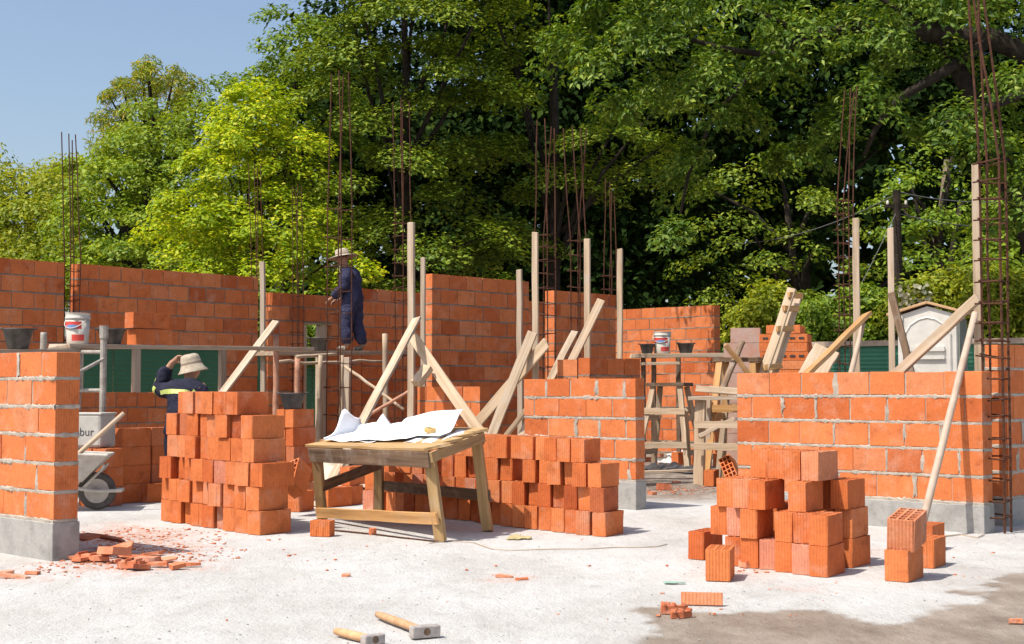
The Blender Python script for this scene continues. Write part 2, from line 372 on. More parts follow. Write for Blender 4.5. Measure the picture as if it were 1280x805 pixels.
# ================================================================== BRICK WALLS
def sub_intervals(a, b, cuts):
    out = [(a, b)]
    for c0, c1 in cuts:
        n = []
        for x0, x1 in out:
            if c1 <= x0 or c0 >= x1: n.append((x0, x1)); continue
            if c0 > x0: n.append((x0, c0))
            if c1 < x1: n.append((c1, x1))
        out = n
    return [i for i in out if i[1] - i[0] > .02]
def brick_wall(A, B, h, th, label, ch=.205, bl=.33, plinth=0.0, openings=(), near=False, drop=(), seed=1, group='unfinished brick walls of the house', toppx=None):
    """A is the left end seen from the camera, front face on the line A-B. openings: (s0,s1,z0,z1). drop: (s0,s1,z) tops lower there"""
    rnd = random.Random(seed)
    A, B = Vector((A[0], A[1], 0)), Vector((B[0], B[1], 0)); d = B - A; L = d.length
    root = thing('brick_wall', label, 'brick wall', A, math.atan2(d.y, d.x), group)
    nc = max(1, round((h - plinth) / ch)); ch = (h - plinth) / nc
    bm, mm = MB(), MB(); jt = .022 if near else .019
    def row_h(k): return plinth + k * ch
    for k in range(nc):
        z0, z1 = row_h(k), row_h(k + 1)
        cuts = [(o[0], o[1]) for o in openings if o[2] < (z0 + z1) / 2 < o[3]] + [(o[0], o[1]) for o in drop if z1 > o[2] + .03]
        for (a, b) in sub_intervals(0, L, cuts):
            mm.box(((a + b) / 2, th / 2, (z0 + z1 - jt) / 2), (b - a - .012, th - .016, z1 - z0 - .001))
            x = a - (bl / 2 if k % 2 else 0) + rnd.uniform(-.02, .02)
            while x < b - .005:
                bl_i = bl * rnd.uniform(.93, 1.07); x0 = a if x < a + .06 else x; x1 = min(x + bl_i - (jt * rnd.uniform(.15, .8) if near else jt * rnd.uniform(.3, 1.0)), b)
                if b - x1 < .075: x1 = b
                if x1 - x0 > .03:
                    jy = rnd.uniform(-.004, .004); zz = z1 if k < nc - 1 else z1 - rnd.uniform(0, .004)
                    bm.box(((x0 + x1) / 2 + rnd.uniform(-.001, .001), th / 2 + jy, (z0 + jt + zz) / 2 + rnd.uniform(-.002, .002)), (x1 - x0, th - abs(jy), zz - z0 - jt),
                           Matrix.Rotation(rnd.uniform(-.006, .006), 3, 'Z') @ Matrix.Rotation(rnd.uniform(-.004, .004), 3, 'Y'))
                if near and x1 < b - .01 and rnd.random() < .38:
                    xx, rx, rz = x1 + jt * .3, rnd.uniform(.012, .036), (z1 - z0) * rnd.uniform(.3, .75); zc = (z0 + z1) / 2 + rnd.uniform(-.05, .05)
                    o = len(mm.v); m_ = 19; mm.v.append((xx, -.007, zc))
                    for j in range(m_):
                        an = j / m_ * 2 * math.pi; rr = rnd.uniform(.5, 1.2) / max(abs(math.cos(an)), abs(math.sin(an)))
                        mm.v.append((xx + rx * rr * math.cos(an), -.0005, min(z1 - .002, max(z0 + .004, zc + rz * rr * math.sin(an)))))
                    for j in range(m_): mm.f.append((o, o + 1 + (j + 1) % m_, o + 1 + j))
                x += bl_i
            # squeezed-out mortar along the bed joint and the ends
            if near or k < nc:
                step = .022 if near else .06; amp = 1.0 if near else .6
                n = max(2, int((b - a) / step)); o = len(mm.v); ph = rnd.uniform(0, 9)
                for i in range(n + 1):
                    xx = a + (b - a) * i / n
                    q = .5 + .5 * math.sin(xx * 5.3 + ph) * math.sin(xx * 11.7 + ph * 2)
                    hh = jt * .5 + (rnd.random() ** 2) * .020 * amp * (q + .2); pr = -.002 + (rnd.random() ** 1.5) * .016 * amp * q
                    zc = z0 + jt / 2 - rnd.random() * .004
                    mm.v += [(xx, .006, zc + hh), (xx, -pr, zc + hh * .4), (xx, -pr, zc - hh * .6), (xx, .006, zc - hh - .003)]
                for i in range(n):
                    for j in range(3):
                        a0 = o + i * 4 + j; mm.f.append((a0 + 1, a0, a0 + 4, a0 + 5))
                for xe, sg in ((a, -1), (b, 1)):       # bed joint wraps the open ends
                    o = len(mm.v); n2 = 6
                    for i in range(n2 + 1):
                        yy = th * i / n2; hh = jt * .6 + rnd.random() * .010 * amp; pr = rnd.random() * .010 * amp
                        zc = z0 + jt / 2
                        mm.v += [(xe - sg * .006, yy, zc + hh), (xe + sg * pr, yy, zc + hh * .3), (xe + sg * pr, yy, zc - hh * .6), (xe - sg * .006, yy, zc - hh)]
                    for i in range(n2):
                        for j in range(3):
                            a0 = o + i * 4 + j; mm.f.append((a0, a0 + 1, a0 + 5, a0 + 4))

    bo = bm.build('brickwork', M['brick_wall'], root, bevel=.004 if near else 0)
    mm.build('mortar', M['mortar' if near else 'mortar_shade_tone'], root)
    if plinth:
        p = MB(); n = 24
        p.box((L / 2, th / 2 + .001, plinth / 2 - .04), (L + .016, th + .022, plinth + .08))
        p.build('plinth', M['plinth'], root, bevel=.006)
    return root
def uv(a): return Vector((-math.cos(R(a)), math.sin(R(a)))), Vector((math.sin(R(a)), math.cos(R(a))))
def hit(A, d, px):           # distance along A + t d that shows at column px
    k = (px - CX) / F
    return (k * A[1] - A[0]) / (d[0] - k * d[1])
UU, VV = uv(43)
# W0 near left wall
c0 = G(66, 701); A0 = Vector((c0.x, c0.y)); e0 = A0 + UU * 3.0
brick_wall(e0, A0, ztop(439, A0.y), .18, 'sunlit brick wall end on a grey plinth in front of the scaffold, nearest on the left', ch=.2, plinth=.25, near=True, seed=3)
# W6 right wall
c6 = G(1230, 667); A6 = Vector((c6.x, c6.y)); t6 = hit(A6, UU, 921); E6 = A6 + UU * t6
brick_wall(E6, A6, 1.285, .17, 'waist-high sunlit brick wall behind the small brick pile, a pole leaning on it', ch=.205, plinth=.22, near=True, seed=5)
# W5 low centre wall
c5 = G(795, 637); A5 = Vector((c5.x, c5.y)); E5 = A5 + UU * hit(A5, UU, 655)
brick_wall(E5, A5, ztop(473, A5.y), .14, 'low sunlit brick wall behind the long brick row, smeared with mortar', ch=.195, plinth=.26, near=True, seed=8)
# W1 back left wall line
uW, vW = uv(40)
A1 = Vector((-640 / F * 18.3, 18.3)); P1 = lambda t: A1 + vW * t
s1 = lambda px: hit(A1, vW, px)
def zw1(px, py): p = P1(s1(px)); return ztop(py, p.y)
brick_wall(P1(-1.5), P1(s1(79)), 2.83, .18, 'shaded brick wall left of the rebar slot above the white bucket', ch=.217, seed=11)
T0 = s1(96); TL = s1(322) - T0
wb = brick_wall(P1(T0), P1(T0 + TL), 2.83, .18, 'long shaded brick wall over the worker with the raised hand, with a wide window opening', ch=.217, seed=12,
           openings=[(s1(93) - T0, s1(284) - T0, 1.02, 1.80)])
for px in (101, 173, 281):
    x = s1(px) - T0
    mb = MB(); mb.box((x, .05, 1.41), (.10, .08, .76)); mb.build('window_jamb', M['wood_grey'], wb)
T2 = s1(340); D0, D1 = s1(380), s1(415)
wc = brick_wall(P1(T2), P1(s1(452)), 2.62, .18, 'shaded brick wall with the doorway left of the standing worker', ch=.217, seed=13,
           openings=[(D0 - T2, s1(452) - T2 - (s1(452) - D1), -1, 2.15)])
mb = MB(); mb.box((D0 - T2 + .03, .08, 1.07), (.07, .14, 2.14)); mb.build('door_jamb', M['wood_grey'], wc)
mb = MB(); mb.box((s1(406) - T2, .08, 1.07), (.16, .10, 2.14)); mb.build('door_jamb', M['wood_grey'], wc)
mb = MB(); mb.box(((D0 + D1) / 2 - T2, .08, 2.19), (D1 - D0 + .1, .14, .07)); mb.build('lintel_board', M['wood_grey'], wc)
brick_wall(P1(s1(453)), P1(s1(453) + 4.9), 2.78, .18, 'shaded brick wall behind the standing worker', ch=.217, seed=14)
# W2 centre wall
A2 = Vector((-100 / F * 19.0, 19.0)); t2 = hit(A2, VV, 661); 
brick_wall(A2, A2 + VV * t2, 2.68, .2, 'tall shaded brick wall in the centre behind the crossed boards', ch=.205, seed=15)
# W3
A3 = Vector((53 / F * 21.1, 21.1)); t3 = hit(A3, VV, 770)
brick_wall(A3, A3 + VV * t3, 2.6, .18, 'tall shaded brick wall with a bright end, between the two rebar cages', ch=.205, seed=16)
# W4
A4 = Vector((253 / F * 24.8, 24.8)); t4 = hit(A4, UU, 766)
brick_wall(A4 + UU * t4, A4, 2.6, .18, 'sunlit back wall behind the white bucket and trestles, crossed by tree shade', ch=.205, seed=17)
# W5b low wall behind W5
b5 = Vector((97 / F * 16.3, 16.3)); e5 = b5 + VV * hit(b5, VV, 800)
brick_wall(b5, e5, ztop(447, 16.3), .17, 'low shaded brick wall just behind the mortar-smeared low wall', ch=.205, seed=18)
b5l = b5 + UU * .19
brick_wall(b5l + UU * .30, b5l, ztop(449, 16.4), .17, 'short sunlit wall stub between two posts behind the low wall', ch=.205, seed=19)
# W7 right
c7 = Vector((618 / F * 11.9, 11.9))
brick_wall(c7, c7 + VV * 1.6, ztop(430, 11.9), .19, 'shaded brick wall cut off by the right edge, behind the tall rebar cage', ch=.205, plinth=.22, near=True, seed=20)
# stub below W2
a2s = Vector((-40 / F * 17.3, 17.3))
brick_wall(a2s + UU * hit(a2s, UU, 522), a2s, ztop(483, 17.3), .18, 'low sunlit brick stub behind the papers with a board lying on it', ch=.205, seed=22)

# ================================================================== LOOSE BRICKS
def hollow_mesh(w, L, h, nx=3, ny=5, name='hollow_brick', var=0):
    """upright hollow block: ribbed walls, open cells running from bottom to top"""
    mb = MB(); t = .012; cw = (w - t * (nx + 1)) / nx; cl = (L - t * (ny + 1)) / ny
    gx = [-w / 2]; 
    for i in range(nx): gx += [gx[-1] + t, gx[-1] + t + cw]
    gx.append(w / 2)
    gy = [-L / 2]
    for i in range(ny): gy += [gy[-1] + t, gy[-1] + t + cl]
    gy.append(L / 2)
    def ring(z, flip):
        o = len(mb.v); m_ = len(gy)
        for x in gx:
            for y in gy: mb.v.append((x, y, z))
        for i in range(len(gx) - 1):
            for j in range(m_ - 1):
                if i % 2 == 1 and j % 2 == 1: continue
                f = (o + i * m_ + j, o + (i + 1) * m_ + j, o + (i + 1) * m_ + j + 1, o + i * m_ + j + 1)
                mb.f.append(f[::-1] if flip else f)
        return o
    b, tp = ring(0, True), ring(h, False); m_ = len(gy)
    I = lambda o, i, j: o + i * m_ + j
    X_, Y_ = len(gx) - 1, m_ - 1
    for i in range(X_):
        mb.f.append((I(b, i, 0), I(b, i + 1, 0), I(tp, i + 1, 0), I(tp, i, 0)))
        mb.f.append((I(b, i + 1, Y_), I(b, i, Y_), I(tp, i, Y_), I(tp, i + 1, Y_)))
    for j in range(Y_):
        mb.f.append((I(b, X_, j), I(b, X_, j + 1), I(tp, X_, j + 1), I(tp, X_, j)))
        mb.f.append((I(b, 0, j + 1), I(b, 0, j), I(tp, 0, j), I(tp, 0, j + 1)))
    for i in range(1, X_, 2):
        for j in range(1, Y_, 2):
            q = [(i, j), (i + 1, j), (i + 1, j + 1), (i, j + 1)]
            for k in range(4):
                a, c = q[k], q[(k + 1) % 4]
                mb.f.append((I(b, *c), I(b, *a), I(tp, *a), I(tp, *c)))
    rv = random.Random(int(w * 1e4) + var)
    for i_, (x, y, z) in enumerate(mb.v):       # worn, slightly chipped edges
        ex_, ey_ = abs(abs(x) - w / 2) < 1e-6, abs(abs(y) - L / 2) < 1e-6
        if ex_ or ey_:
            q = .006 if ex_ and ey_ else .0022
            if rv.random() < .10: q *= 2.4
            mb.v[i_] = (x - math.copysign(rv.random() * q, x) * ex_, y - math.copysign(rv.random() * q, y) * ey_, z + (-1 if z > h / 2 else 1) * rv.random() * q * (.9 if z > h / 2 else .3))
    me = mb.mesh(name); me.materials.append(M['brick'])
    return me
BH = .187
VARS = {}
def variants(*a): m_ = [hollow_mesh(*a, var=k) for k in range(6)]; VARS[m_[0].name] = m_; return m_[0]
MESH_S = variants(.152, .33, BH - .003, 3, 5)
MESH_W = variants(.172, .33, BH - .002, 3, 5)          # broad blocks of the tall stack
MESH_N = variants(.122, .31, BH - .002, 2, 5)    # slim blocks
MESH_M = variants(.150, .30, BH - .002, 3, 5)
ORD = ['nearest', 'second', 'third', 'fourth', 'fifth', 'sixth', 'seventh', 'eighth', 'ninth', 'tenth', '11th', '12th', '13th', '14th', '15th', '16th', '17th', '18th', '19th', '20th', '21st', '22nd', '23rd', '24th', '25th']
def place(me, corner, z, yaw, w, L, label, group, tilt=None, mat=None, name='hollow_brick'):
    """corner = ground point of the front right vertical edge"""
    o = bpy.data.objects.new(name, random.choice(VARS.get(me.name, [me]))); COL.objects.link(o)
    r = Matrix.Rotation(-R(yaw), 3, 'Z'); off = r @ Vector((-w / 2, L / 2, 0))
    o.location = Vector((corner[0], corner[1], z)) + off
    o.rotation_euler = (0, 0, -R(yaw))
    if tilt: o.rotation_euler = (R(tilt[0]), R(tilt[1]), -R(yaw))
    if mat:
        o.material_slots[0].link = 'OBJECT'; o.material_slots[0].material = mat
    return tag(o, label, 'brick', group)
ROWN = ['bottom row', 'second row up', 'third row up', 'fourth row up', 'fifth row up', 'top row']
def rown(k, n): return 'top row' if k == n - 1 else ROWN[k]
# S1 tall stack by the table
d1 = Vector((-math.cos(R(49)), math.sin(R(49))))
c = G(325, 669); c1 = Vector((c.x, c.y)); v1 = uv(41)[1]
shift = [0, .02, -.03, .10, .13, .36]; end = [1.70, 1.67, 1.69, 1.66, 1.64, 1.56]
for k in range(6):
    n = round((end[k] - shift[k]) / .186)
    for i in range(n):
        p = c1 + d1 * (shift[k] + i * .186) + v1 * U(.026)
        if i > 0 and random.random() < .22: p += v1 * .05
        if i == 0: p = c1 + d1 * shift[k]
        place(MESH_S, p, k * BH, 38 + U(4), .152, .33, f'brick in the tall stack by the table, {rown(k, 6)}, {ORD[i]} from right', 'bricks of the tall stack', mat=M['brick_pink'] if (k, i) in ((2, 3), (0, 3)) else None)
# S2 long row behind the table
d2 = Vector((-math.cos(R(50)), math.sin(R(50)))); c = G(757, 671); c2 = Vector((c.x, c.y)); v2 = uv(30)[1]
sh2 = [0, .02, .05, .24]; cnt = [21, 21, 20, 18]
for k in range(4):
    for i in range(cnt[k]):
        if k in (1, 2) and i in (6, 13) and random.random() < .7: continue
        p = c2 + d2 * (sh2[k] + i * .157 + U(.006)) + v2 * (U(.028) + (0.055 if random.random() < .25 else 0))
        if i == 0: p = c2 + d2 * sh2[k]
        place(MESH_N, p, k * BH, 29 + U(4), .122, .31, f'brick in the long row behind the table, {rown(k, 4)}, {ORD[i]} from right', 'bricks of the long row', mat=M['brick_pink'] if (k, i) in ((1, 10), (0, 20), (1, 15)) else None)
# S3 small stepped pile on the right
c = G(1035, 722); c3 = Vector((c.x, c.y)); d3 = Vector((-math.cos(R(52)), math.sin(R(52)))); v3 = uv(33)[1]
G3 = 'bricks of the small stepped pile'
def run3(base, z, n, what, gap=.140, skip=(), jit=.028, pink=()):
    for i in range(n):
        if i in skip: continue
        p = base + d3 * (i * gap) + v3 * (U(jit) if i else 0)
        place(MESH_N, p, z, 33 + U(3.5), .122, .31, f'brick in the stepped pile, {what}, {ORD[i]} from right', G3, mat=M['brick_pink'] if i in pink else None)
run3(c3, 0, 6, 'bottom front row', pink=(1, 3))
b = G(1063, 710); b3 = Vector((b.x, b.y)) + Vector((.015, .0))
run3(b3, 0, 5, 'bottom back row')
run3(c3 + v3 * .01, BH, 7, 'second front row', skip=(3,), pink=(5,))
run3(b3 + v3 * .01, BH, 5, 'second back row')
run3(c3 + d3 * .50, 2 * BH, 3, 'third front row')
run3(c3 + d3 * .215 + v3 * .10, 2 * BH, 1, 'third middle row')
run3(b3 + d3 * .0 - v3 * .02 + Vector((-.02, 0)), 2 * BH, 3, 'third back row')
t = Vector((xat(999, 9.14), 9.14))
run3(t, 3 * BH, 3, 'top row left part')
t = Vector((xat(1022, 9.02), 9.02))
run3(t, 3 * BH, 1, 'top row right part')
def one(px, py, me, w, L, yaw, label, z=0.0, tilt=None, mat=None, group='loose bricks lying about'):
    p = G(px, py); return place(me, (p.x, p.y), z, yaw, w, L, label, group, tilt, mat)
one(880, 700, MESH_N, .122, .31, 33, 'single brick standing left of the stepped pile, behind the one in front')
one(913, 727, MESH_M, .15, .30, 14, 'single upright brick in front of the stepped pile, nearest the mud')
# S4 pair on the right
one(1136, 728, MESH_M, .15, .30, 33, 'brick under the tilted one in the small group right of the stepped pile')
one(1168, 711, MESH_M, .15, .30, 31, 'brick at the back right of the small group beside the leaning pole foot')
one(1166, 690, MESH_M, .15, .30, 33, 'brick half hidden behind the small group by the pole foot')
p4 = G(1136, 728); r4 = Matrix.Rotation(-R(33), 3, 'Z')
o4 = place(MESH_M, (p4.x + .035, p4.y + .02), BH + .012, 30, .15, .30, 'brick tilted forward on top of the small group, its cells showing', 'loose bricks lying about', tilt=(9, 3))
o4.scale = (1.12, 1.0, 1.04)
# beside the right opening
one(893, 608, MESH_N, .122, .26, 20, 'upright brick under the fallen brick in the passage right of the low wall')
one(904, 583, MESH_M, .15, .30, 15, 'upright brick farthest back in the passage by the bench foot')
one(848, 581, MESH_M, .15, .30, 50, 'lying brick behind the black plastic sheet, left one of two')
one(870, 581, MESH_M, .15, .30, 35, 'lying brick behind the black plastic sheet, right one of two')
p = G(912, 607); ft = bpy.data.objects.new('hollow_brick', MESH_M); COL.objects.link(ft)
ft.location = Vector((p.x + .05, p.y, .15)); ft.rotation_euler = (R(62), R(-28), R(-20))
tag(ft, 'fallen brick leaning with its grid of cells facing us, by the wall corner', 'brick', 'loose bricks lying about')
# S5 behind the tall stack
c = G(366, 627); c5b = Vector((c.x, c.y))
for k in range(5):
    for i in range(2):
        place(MESH_N, c5b + uv(43)[0] * i * .135 + Vector((U(.01), U(.01))), k * BH, 38 + U(3), .122, .31, f'brick in the narrow stack under the tub, {rown(k, 5)}, {"right" if i == 0 else "left"} one', 'bricks of the narrow stack')
c = G(374, 640)
place(MESH_M, (c.x, c.y), 0, 20, .15, .30, 'brick lying under the tilted brick between tall stack and table', 'loose bricks lying about')
ft = bpy.data.objects.new('hollow_brick', MESH_M); COL.objects.link(ft)
p = G(379, 645); ft.location = (p.x - .02, p.y + .12, BH + .09); ft.rotation_euler = (R(48), R(-22), R(-28))
tag(ft, 'tilted brick showing its cells between the tall stack and the table', 'brick', 'loose bricks lying about')
for (px, py, yw, z, lab) in ((432, 632, 30, 0, 'upright brick behind the left table legs, lower one'), (438, 631, 26, BH, 'upright brick behind the left table legs, upper one'), (412, 634, 40, 0, 'upright brick behind the table left leg, leftmost one')):
    one(px, py, MESH_N, .122, .28, yw, lab, z)
one(412, 671, hollow_mesh(.165, .13, .122, 3, 2), .165, .13, 12, 'small ribbed brick alone on the slab before the table left legs')
# S6 behind the wheelbarrow
c = G(152, 629); c6b = Vector((c.x, c.y)); v6 = uv(42)[1]; u6 = uv(42)[0]
for k in range(4):
    for i in range(3 if k < 3 else 2):
        for j in range(2 if k < 3 else 1):
            place(MESH_W, c6b + v6 * (i * .345 + U(.01)) + u6 * (j * .19) - v6 * .0, k * BH, 42 + U(2), .172, .33, f'brick behind the wheelbarrow, {rown(k, 4)}, {"front" if j == 0 else "rear"} column, {ORD[i]} along', 'bricks behind the wheelbarrow')
one(182, 590 + 38, MESH_N, .06, .31, 42, 'thin dark brick standing alone right of the pile behind the barrow')
# ================================================================== TIMBER
def basis(p0, p1, n):
    z = (Vector(p1) - Vector(p0)).normalized(); x = z.cross(Vector(n)).normalized(); y = z.cross(x).normalized()
    return Matrix((x, y, z)).transposed().to_quaternion()
def board_mesh(L, w, t, warp=.004, n=7):
    mb = MB(); o = 0
    for i in range(n):
        z = L * i / (n - 1); dx, dy = U(warp), U(warp)
        if i in (0, n - 1): dx = dy = 0
        cx = [(-w / 2, -t / 2), (w / 2, -t / 2), (w / 2, t / 2), (-w / 2, t / 2)]
        for a, b in cx:
            mb.v.append((a + dx + U(.001), b + dy, z + (U(.01) if i in (0, n - 1) else 0)))
    for i in range(n - 1):
        for k in range(4): mb.f.append((i * 4 + k, i * 4 + (k + 1) % 4, (i + 1) * 4 + (k + 1) % 4, (i + 1) * 4 + k))
    mb.f.append((3, 2, 1, 0)); q = (n - 1) * 4; mb.f.append((q, q + 1, q + 2, q + 3))
    return mb
FRONT = Vector((-.55, -.83, 0))
def board(name, label, p0, p1, w, t, mat='wood', n=FRONT, group=None, cat='board', warp=.004):
    p0, p1 = Vector(p0), Vector(p1)
    o = board_mesh((p1 - p0).length, w, t, warp).build(name, M[mat], loc=p0, rot=basis(p0, p1, n), bevel=.004)
    return tag(o, label, cat, group)
def pole(name, label, p0, p1, r, mat='wood', group=None, cat='pole', warp=.008):
    p0, p1 = Vector(p0), Vector(p1); L = (p1 - p0).length; n = 9
    warp *= min(1, L / 1.6); pts = [(U(warp) if 0 < i < n - 1 else 0, U(warp) if 0 < i < n - 1 else 0, L * i / (n - 1)) for i in range(n)]
    mb = MB().tube(pts, [r * (1.08 - .16 * i / (n - 1)) for i in range(n)], 10)
    o = mb.build(name, M[mat], loc=p0, rot=basis(p0, p1, FRONT))
    for p in o.data.polygons: p.use_smooth = len(p.vertices) == 4
    return tag(o, label, cat, group)
def post(px_top, py_top, Y, wpx, label, mat='wood', px_bot=None, z0=0.0):
    p1 = at(px_top, py_top, Y); p0 = at(px_bot if px_bot else px_top + 1, 600, Y); p0.z = z0
    w = wpx / F * Y * .82
    return board('timber_post', label, p0, p1, w, w * .72, mat, n=(-.35, -.93, 0), group='upright timber posts', cat='post', warp=.006)
post(328, 327, 20.6, 7.5, 'grey post in the gap left of the doorway, crossed by a leaning board', 'wood_grey')
post(514, 278, 17.9, 10, 'tallest post of the crossed pair of boards behind the papers', 'wood_grey', 514)
post(529, 322, 18.85, 7, 'thin post at the bright end of the tall centre wall', 'wood_grey', 529)
post(649, 337, 19.7, 8, 'post against the right end of the tall centre wall', 'wood_grey', 651)
post(669, 291, 16.4, 9, 'post just left of the tall rebar cage behind the low wall', 'wood', 670)
post(734, 299, 17.2, 9, 'post with a board leaning up against it, between two rebar cages', 'wood', 735)
post(775, 311, 20.6, 8, 'post left of the scaffold with the white bucket', 'wood', 775)
post(1070, 273, 14.6, 10, 'post beside the thin rebar cage behind the right wall', 'wood', 1072)
post(1113, 285, 14.3, 9, 'post just left of the white hut', 'wood_grey', 1117)
post(1219.5, 205, 11.75, 12, 'tall orange-pale post bound to the tallest rebar cage on the right', 'wood', 1227)
g = 'timber props and braces'
board('timber_prop', 'wide board rising to the right from the papers up to the tall post', G(397, 633), at(521, 398, 17.75), .115, .035, 'wood', group=g, n=(-.35, -.9, .2))
board('timber_prop', 'pale wide board slanting down to the right behind the tape roll, crossing a second board', G(650, 612), at(516, 421, 17.7), .135, .035, 'wood', group=g, n=(-.35, -.9, .2))
board('timber_prop', 'steep board leaning on the post beside the tall rebar cage', G(588, 611), at(666, 415, 16.25), .12, .03, 'wood', group=g, n=(-.4, -.9, .15))
board('timber_prop', 'flatter board crossing under the pale one, ending at the rebar cage', G(535, 600), at(683, 429, 16.1), .14, .03, 'wood', group=g, n=(-.4, -.85, .3))
board('timber_prop', 'thin stick rising right of the crossed boards towards the low wall', G(585, 606), at(657, 513, 15.3), .05, .04, 'wood', group=g)
board('timber_prop', 'board leaning up to the post between the two rebar cages', G(640, 607), at(752, 374, 17.0), .10, .035, 'wood', group=g, n=(-.4, -.9, .15))
board('timber_prop', 'thinner board behind the one leaning on the post between the cages', G(622, 603, .1), at(719, 414, 17.35), .09, .03, 'wood', group=g, n=(-.4, -.9, .15))
board('timber_prop', 'weathered board leaning right above the raised-hand worker, crossing the grey post', G(196, 600), at(345, 402, 19.6), .11, .035, 'wood_grey', group=g, n=(-.4, -.9, .15))
pw6 = lambda px: (A6 + UU * hit(A6, UU, px)).y
board('timber_prop', 'board leaning on the post beside the thin rebar cage, right wall top', at(1000, 476, pw6(1000) + .32), at(1084, 393, 14.4), .10, .04, 'wood_orange', group=g, n=(-.6, -.6, .3))
board('timber_prop', 'long board rising right across the front of the white hut', at(1112, 475, pw6(1112) + .30), at(1222, 373, 11.6), .09, .035, 'wood', group=g, n=(-.6, -.7, .4))
board('timber_prop', 'dark stick leaning behind the post left of the white hut', at(1140, 470, 14.0), at(1114, 366, 14.25), .07, .04, 'wood_dark', group=g)
board('timber_prop', 'broad short plank leaning behind the right wall under the green fence', at(1012, 474, 15.2), at(1034, 436, 15.3), .29, .035, 'wood', group=g, n=(-.45, -.85, .2))
pole('timber_prop', 'smooth pale pole leaning on the front of the right wall, foot by the tilted brick', G(1149, 673), at(1219, 391, 11.6), .029, 'pale_pole', group=g, cat='pole', warp=.002)
pole('timber_prop', 'thin whitish pole beside the post with the thin rebar cage', at(1062, 474, 14.0), at(1079, 404, 14.4), .026, 'pale_pole', group=g, cat='pole', warp=0)
bl = thing('battened_board', 'tall board with cross battens leaning over the stacked brick pallets', 'board', at(952, 474, 17.4))
q0, q1 = at(952, 474, 17.4), at(990, 361, 17.6); o0 = bl.location
w_ = board_mesh((q1 - q0).length, .11, .04).build('plank', M['wood'], bl, loc=(0, 0, 0), rot=basis(q0, q1, FRONT), bevel=.004)
q2, q3 = at(966, 470, 17.55), at(999, 363, 17.75)
board_mesh((q3 - q2).length * .97, .12, .035).build('plank', M['wood'], bl, loc=q2 - q0, rot=basis(q2, q3, FRONT), bevel=.004)
for f_ in (.12, .55, .78, .93):
    a = q0.lerp(q1, f_) + Vector((-.03, -.05, 0)); b = q2.lerp(q3, f_) + Vector((.05, -.06, 0))
    board_mesh((b - a).length, .07, .04).build('batten', M['wood_orange'], bl, loc=a - q0, rot=basis(a, b, FRONT))
board('timber_block', 'short slanted block of timber lying on the brick stub beside the crossed boards', at(520, 480, 17.15), at(535, 459, 17.3), .13, .09, 'wood', group=g)

# ================================================================== REBAR CAGES
def rebar(pxs, top_pys, Y, z0, cage_top_py, label, n_st=10, sz=(.17, .17), r=.008, px_base=None, spread=1.0, step=None):
    pc = sum(pxs) / len(pxs); base = at(px_base if px_base else pc, 600, Y); base.z = z0
    root = thing('rebar_cage', label, 'rebar cage', base, -R(40), 'rusty rebar column cages')
    r *= .7; zc = ztop(cage_top_py, Y)
    cor = [(-1, -1), (1, -1), (1, 1), (-1, 1)]
    inv = Matrix.Rotation(R(40), 3, 'Z')
    for i, (a, b) in enumerate(cor):
        if i < len(pxs):
            tp = inv @ (at(pxs[i], top_pys[i], Y + b * .05) - base)
        else: tp = Vector((a * sz[0] / 2, b * sz[1] / 2, ztop(top_pys[0], Y) - z0 - U(.2)))
        x, y = a * sz[0] / 2, b * sz[1] / 2; hz = zc - z0
        pts = [(x, y, 0)]
        for k in range(1, 5): pts.append((x + U(.006), y + U(.006), hz * k / 4))
        top = Vector((x + (tp.x - x) * spread, y + (tp.y - y) * spread, tp.z)); p4_ = Vector(pts[-1])
        for k in range(1, 4):
            q = p4_.lerp(top, k / 3); pts.append((q.x + U(.008), q.y + U(.008), q.z))
        MB().tube(pts, r, 6).build('bar', M['rust'], root)
    k = 0; hz = zc - z0; st = step or .2
    z = hz
    while z > .05 and k < 24:
        hx, hy = sz[0] / 2 + .008, sz[1] / 2 + .008; t0, t1, t2, t3 = U(.018), U(.018), U(.018), U(.018)
        e = .05
        lp = [(-hx - e, -hy, z + t0), (hx, -hy, z + t1), (hx, hy, z + t2), (-hx, hy, z + t3), (-hx, -hy - e * .6, z + t0 + .012)]
        MB().tube(lp, r * .72, 5).build('stirrup', M['rust'], root)
        z -= st * random.uniform(.8, 1.2); k += 1
    return root
p_ = P1(s1(84)); rebar([77, 86, 94, 90], [165, 167, 168, 175], p_.y, 0, 322, 'rebar cage with bare tops standing in the slot of the far left wall', r=.012, sz=(.14, .14))
p_ = P1(s1(327)); rebar([311, 318, 326, 322], [205, 203, 204, 210], p_.y + .1, 0, 345, 'thin rebar cage before the lime tree, at the gap left of the doorway', r=.010, sz=(.12, .12))
p_ = P1(s1(374)); rebar([366, 372, 377, 369], [232, 230, 233, 236], p_.y - .25, 0, 370, 'thin rebar cage at the left side of the doorway', r=.010, sz=(.1, .12))
rebar([415, 424, 436, 429], [92, 88, 90, 95], 19.0, 0, 262, 'rebar cage in front of the standing worker', r=.013, sz=(.26, .2), step=.36, px_base=423)
rebar([491, 501, 512, 503], [128, 122, 126, 130], 21.4, 0, 280, 'rebar cage behind the tallest post of the crossed boards', r=.012, sz=(.17, .17), px_base=503)
rebar([672, 682, 693, 690], [150, 148, 160, 158], 18.4, 0, 293, 'rebar cage in front of the bright end of the tall right-centre wall', r=.012, sz=(.2, .17), px_base=682)
rebar([704, 715, 725, 734], [160, 158, 160, 160], 18.9, 0, 300, 'leaning rebar cage behind the post with the leaning board', r=.012, sz=(.15, .15), px_base=724)
rebar([757, 762, 768, 765], [223, 226, 244, 240], 23.0, 0, 345, 'faint rebar cage in deep shade left of the sunlit back wall', r=.012, sz=(.15, .15), px_base=764)
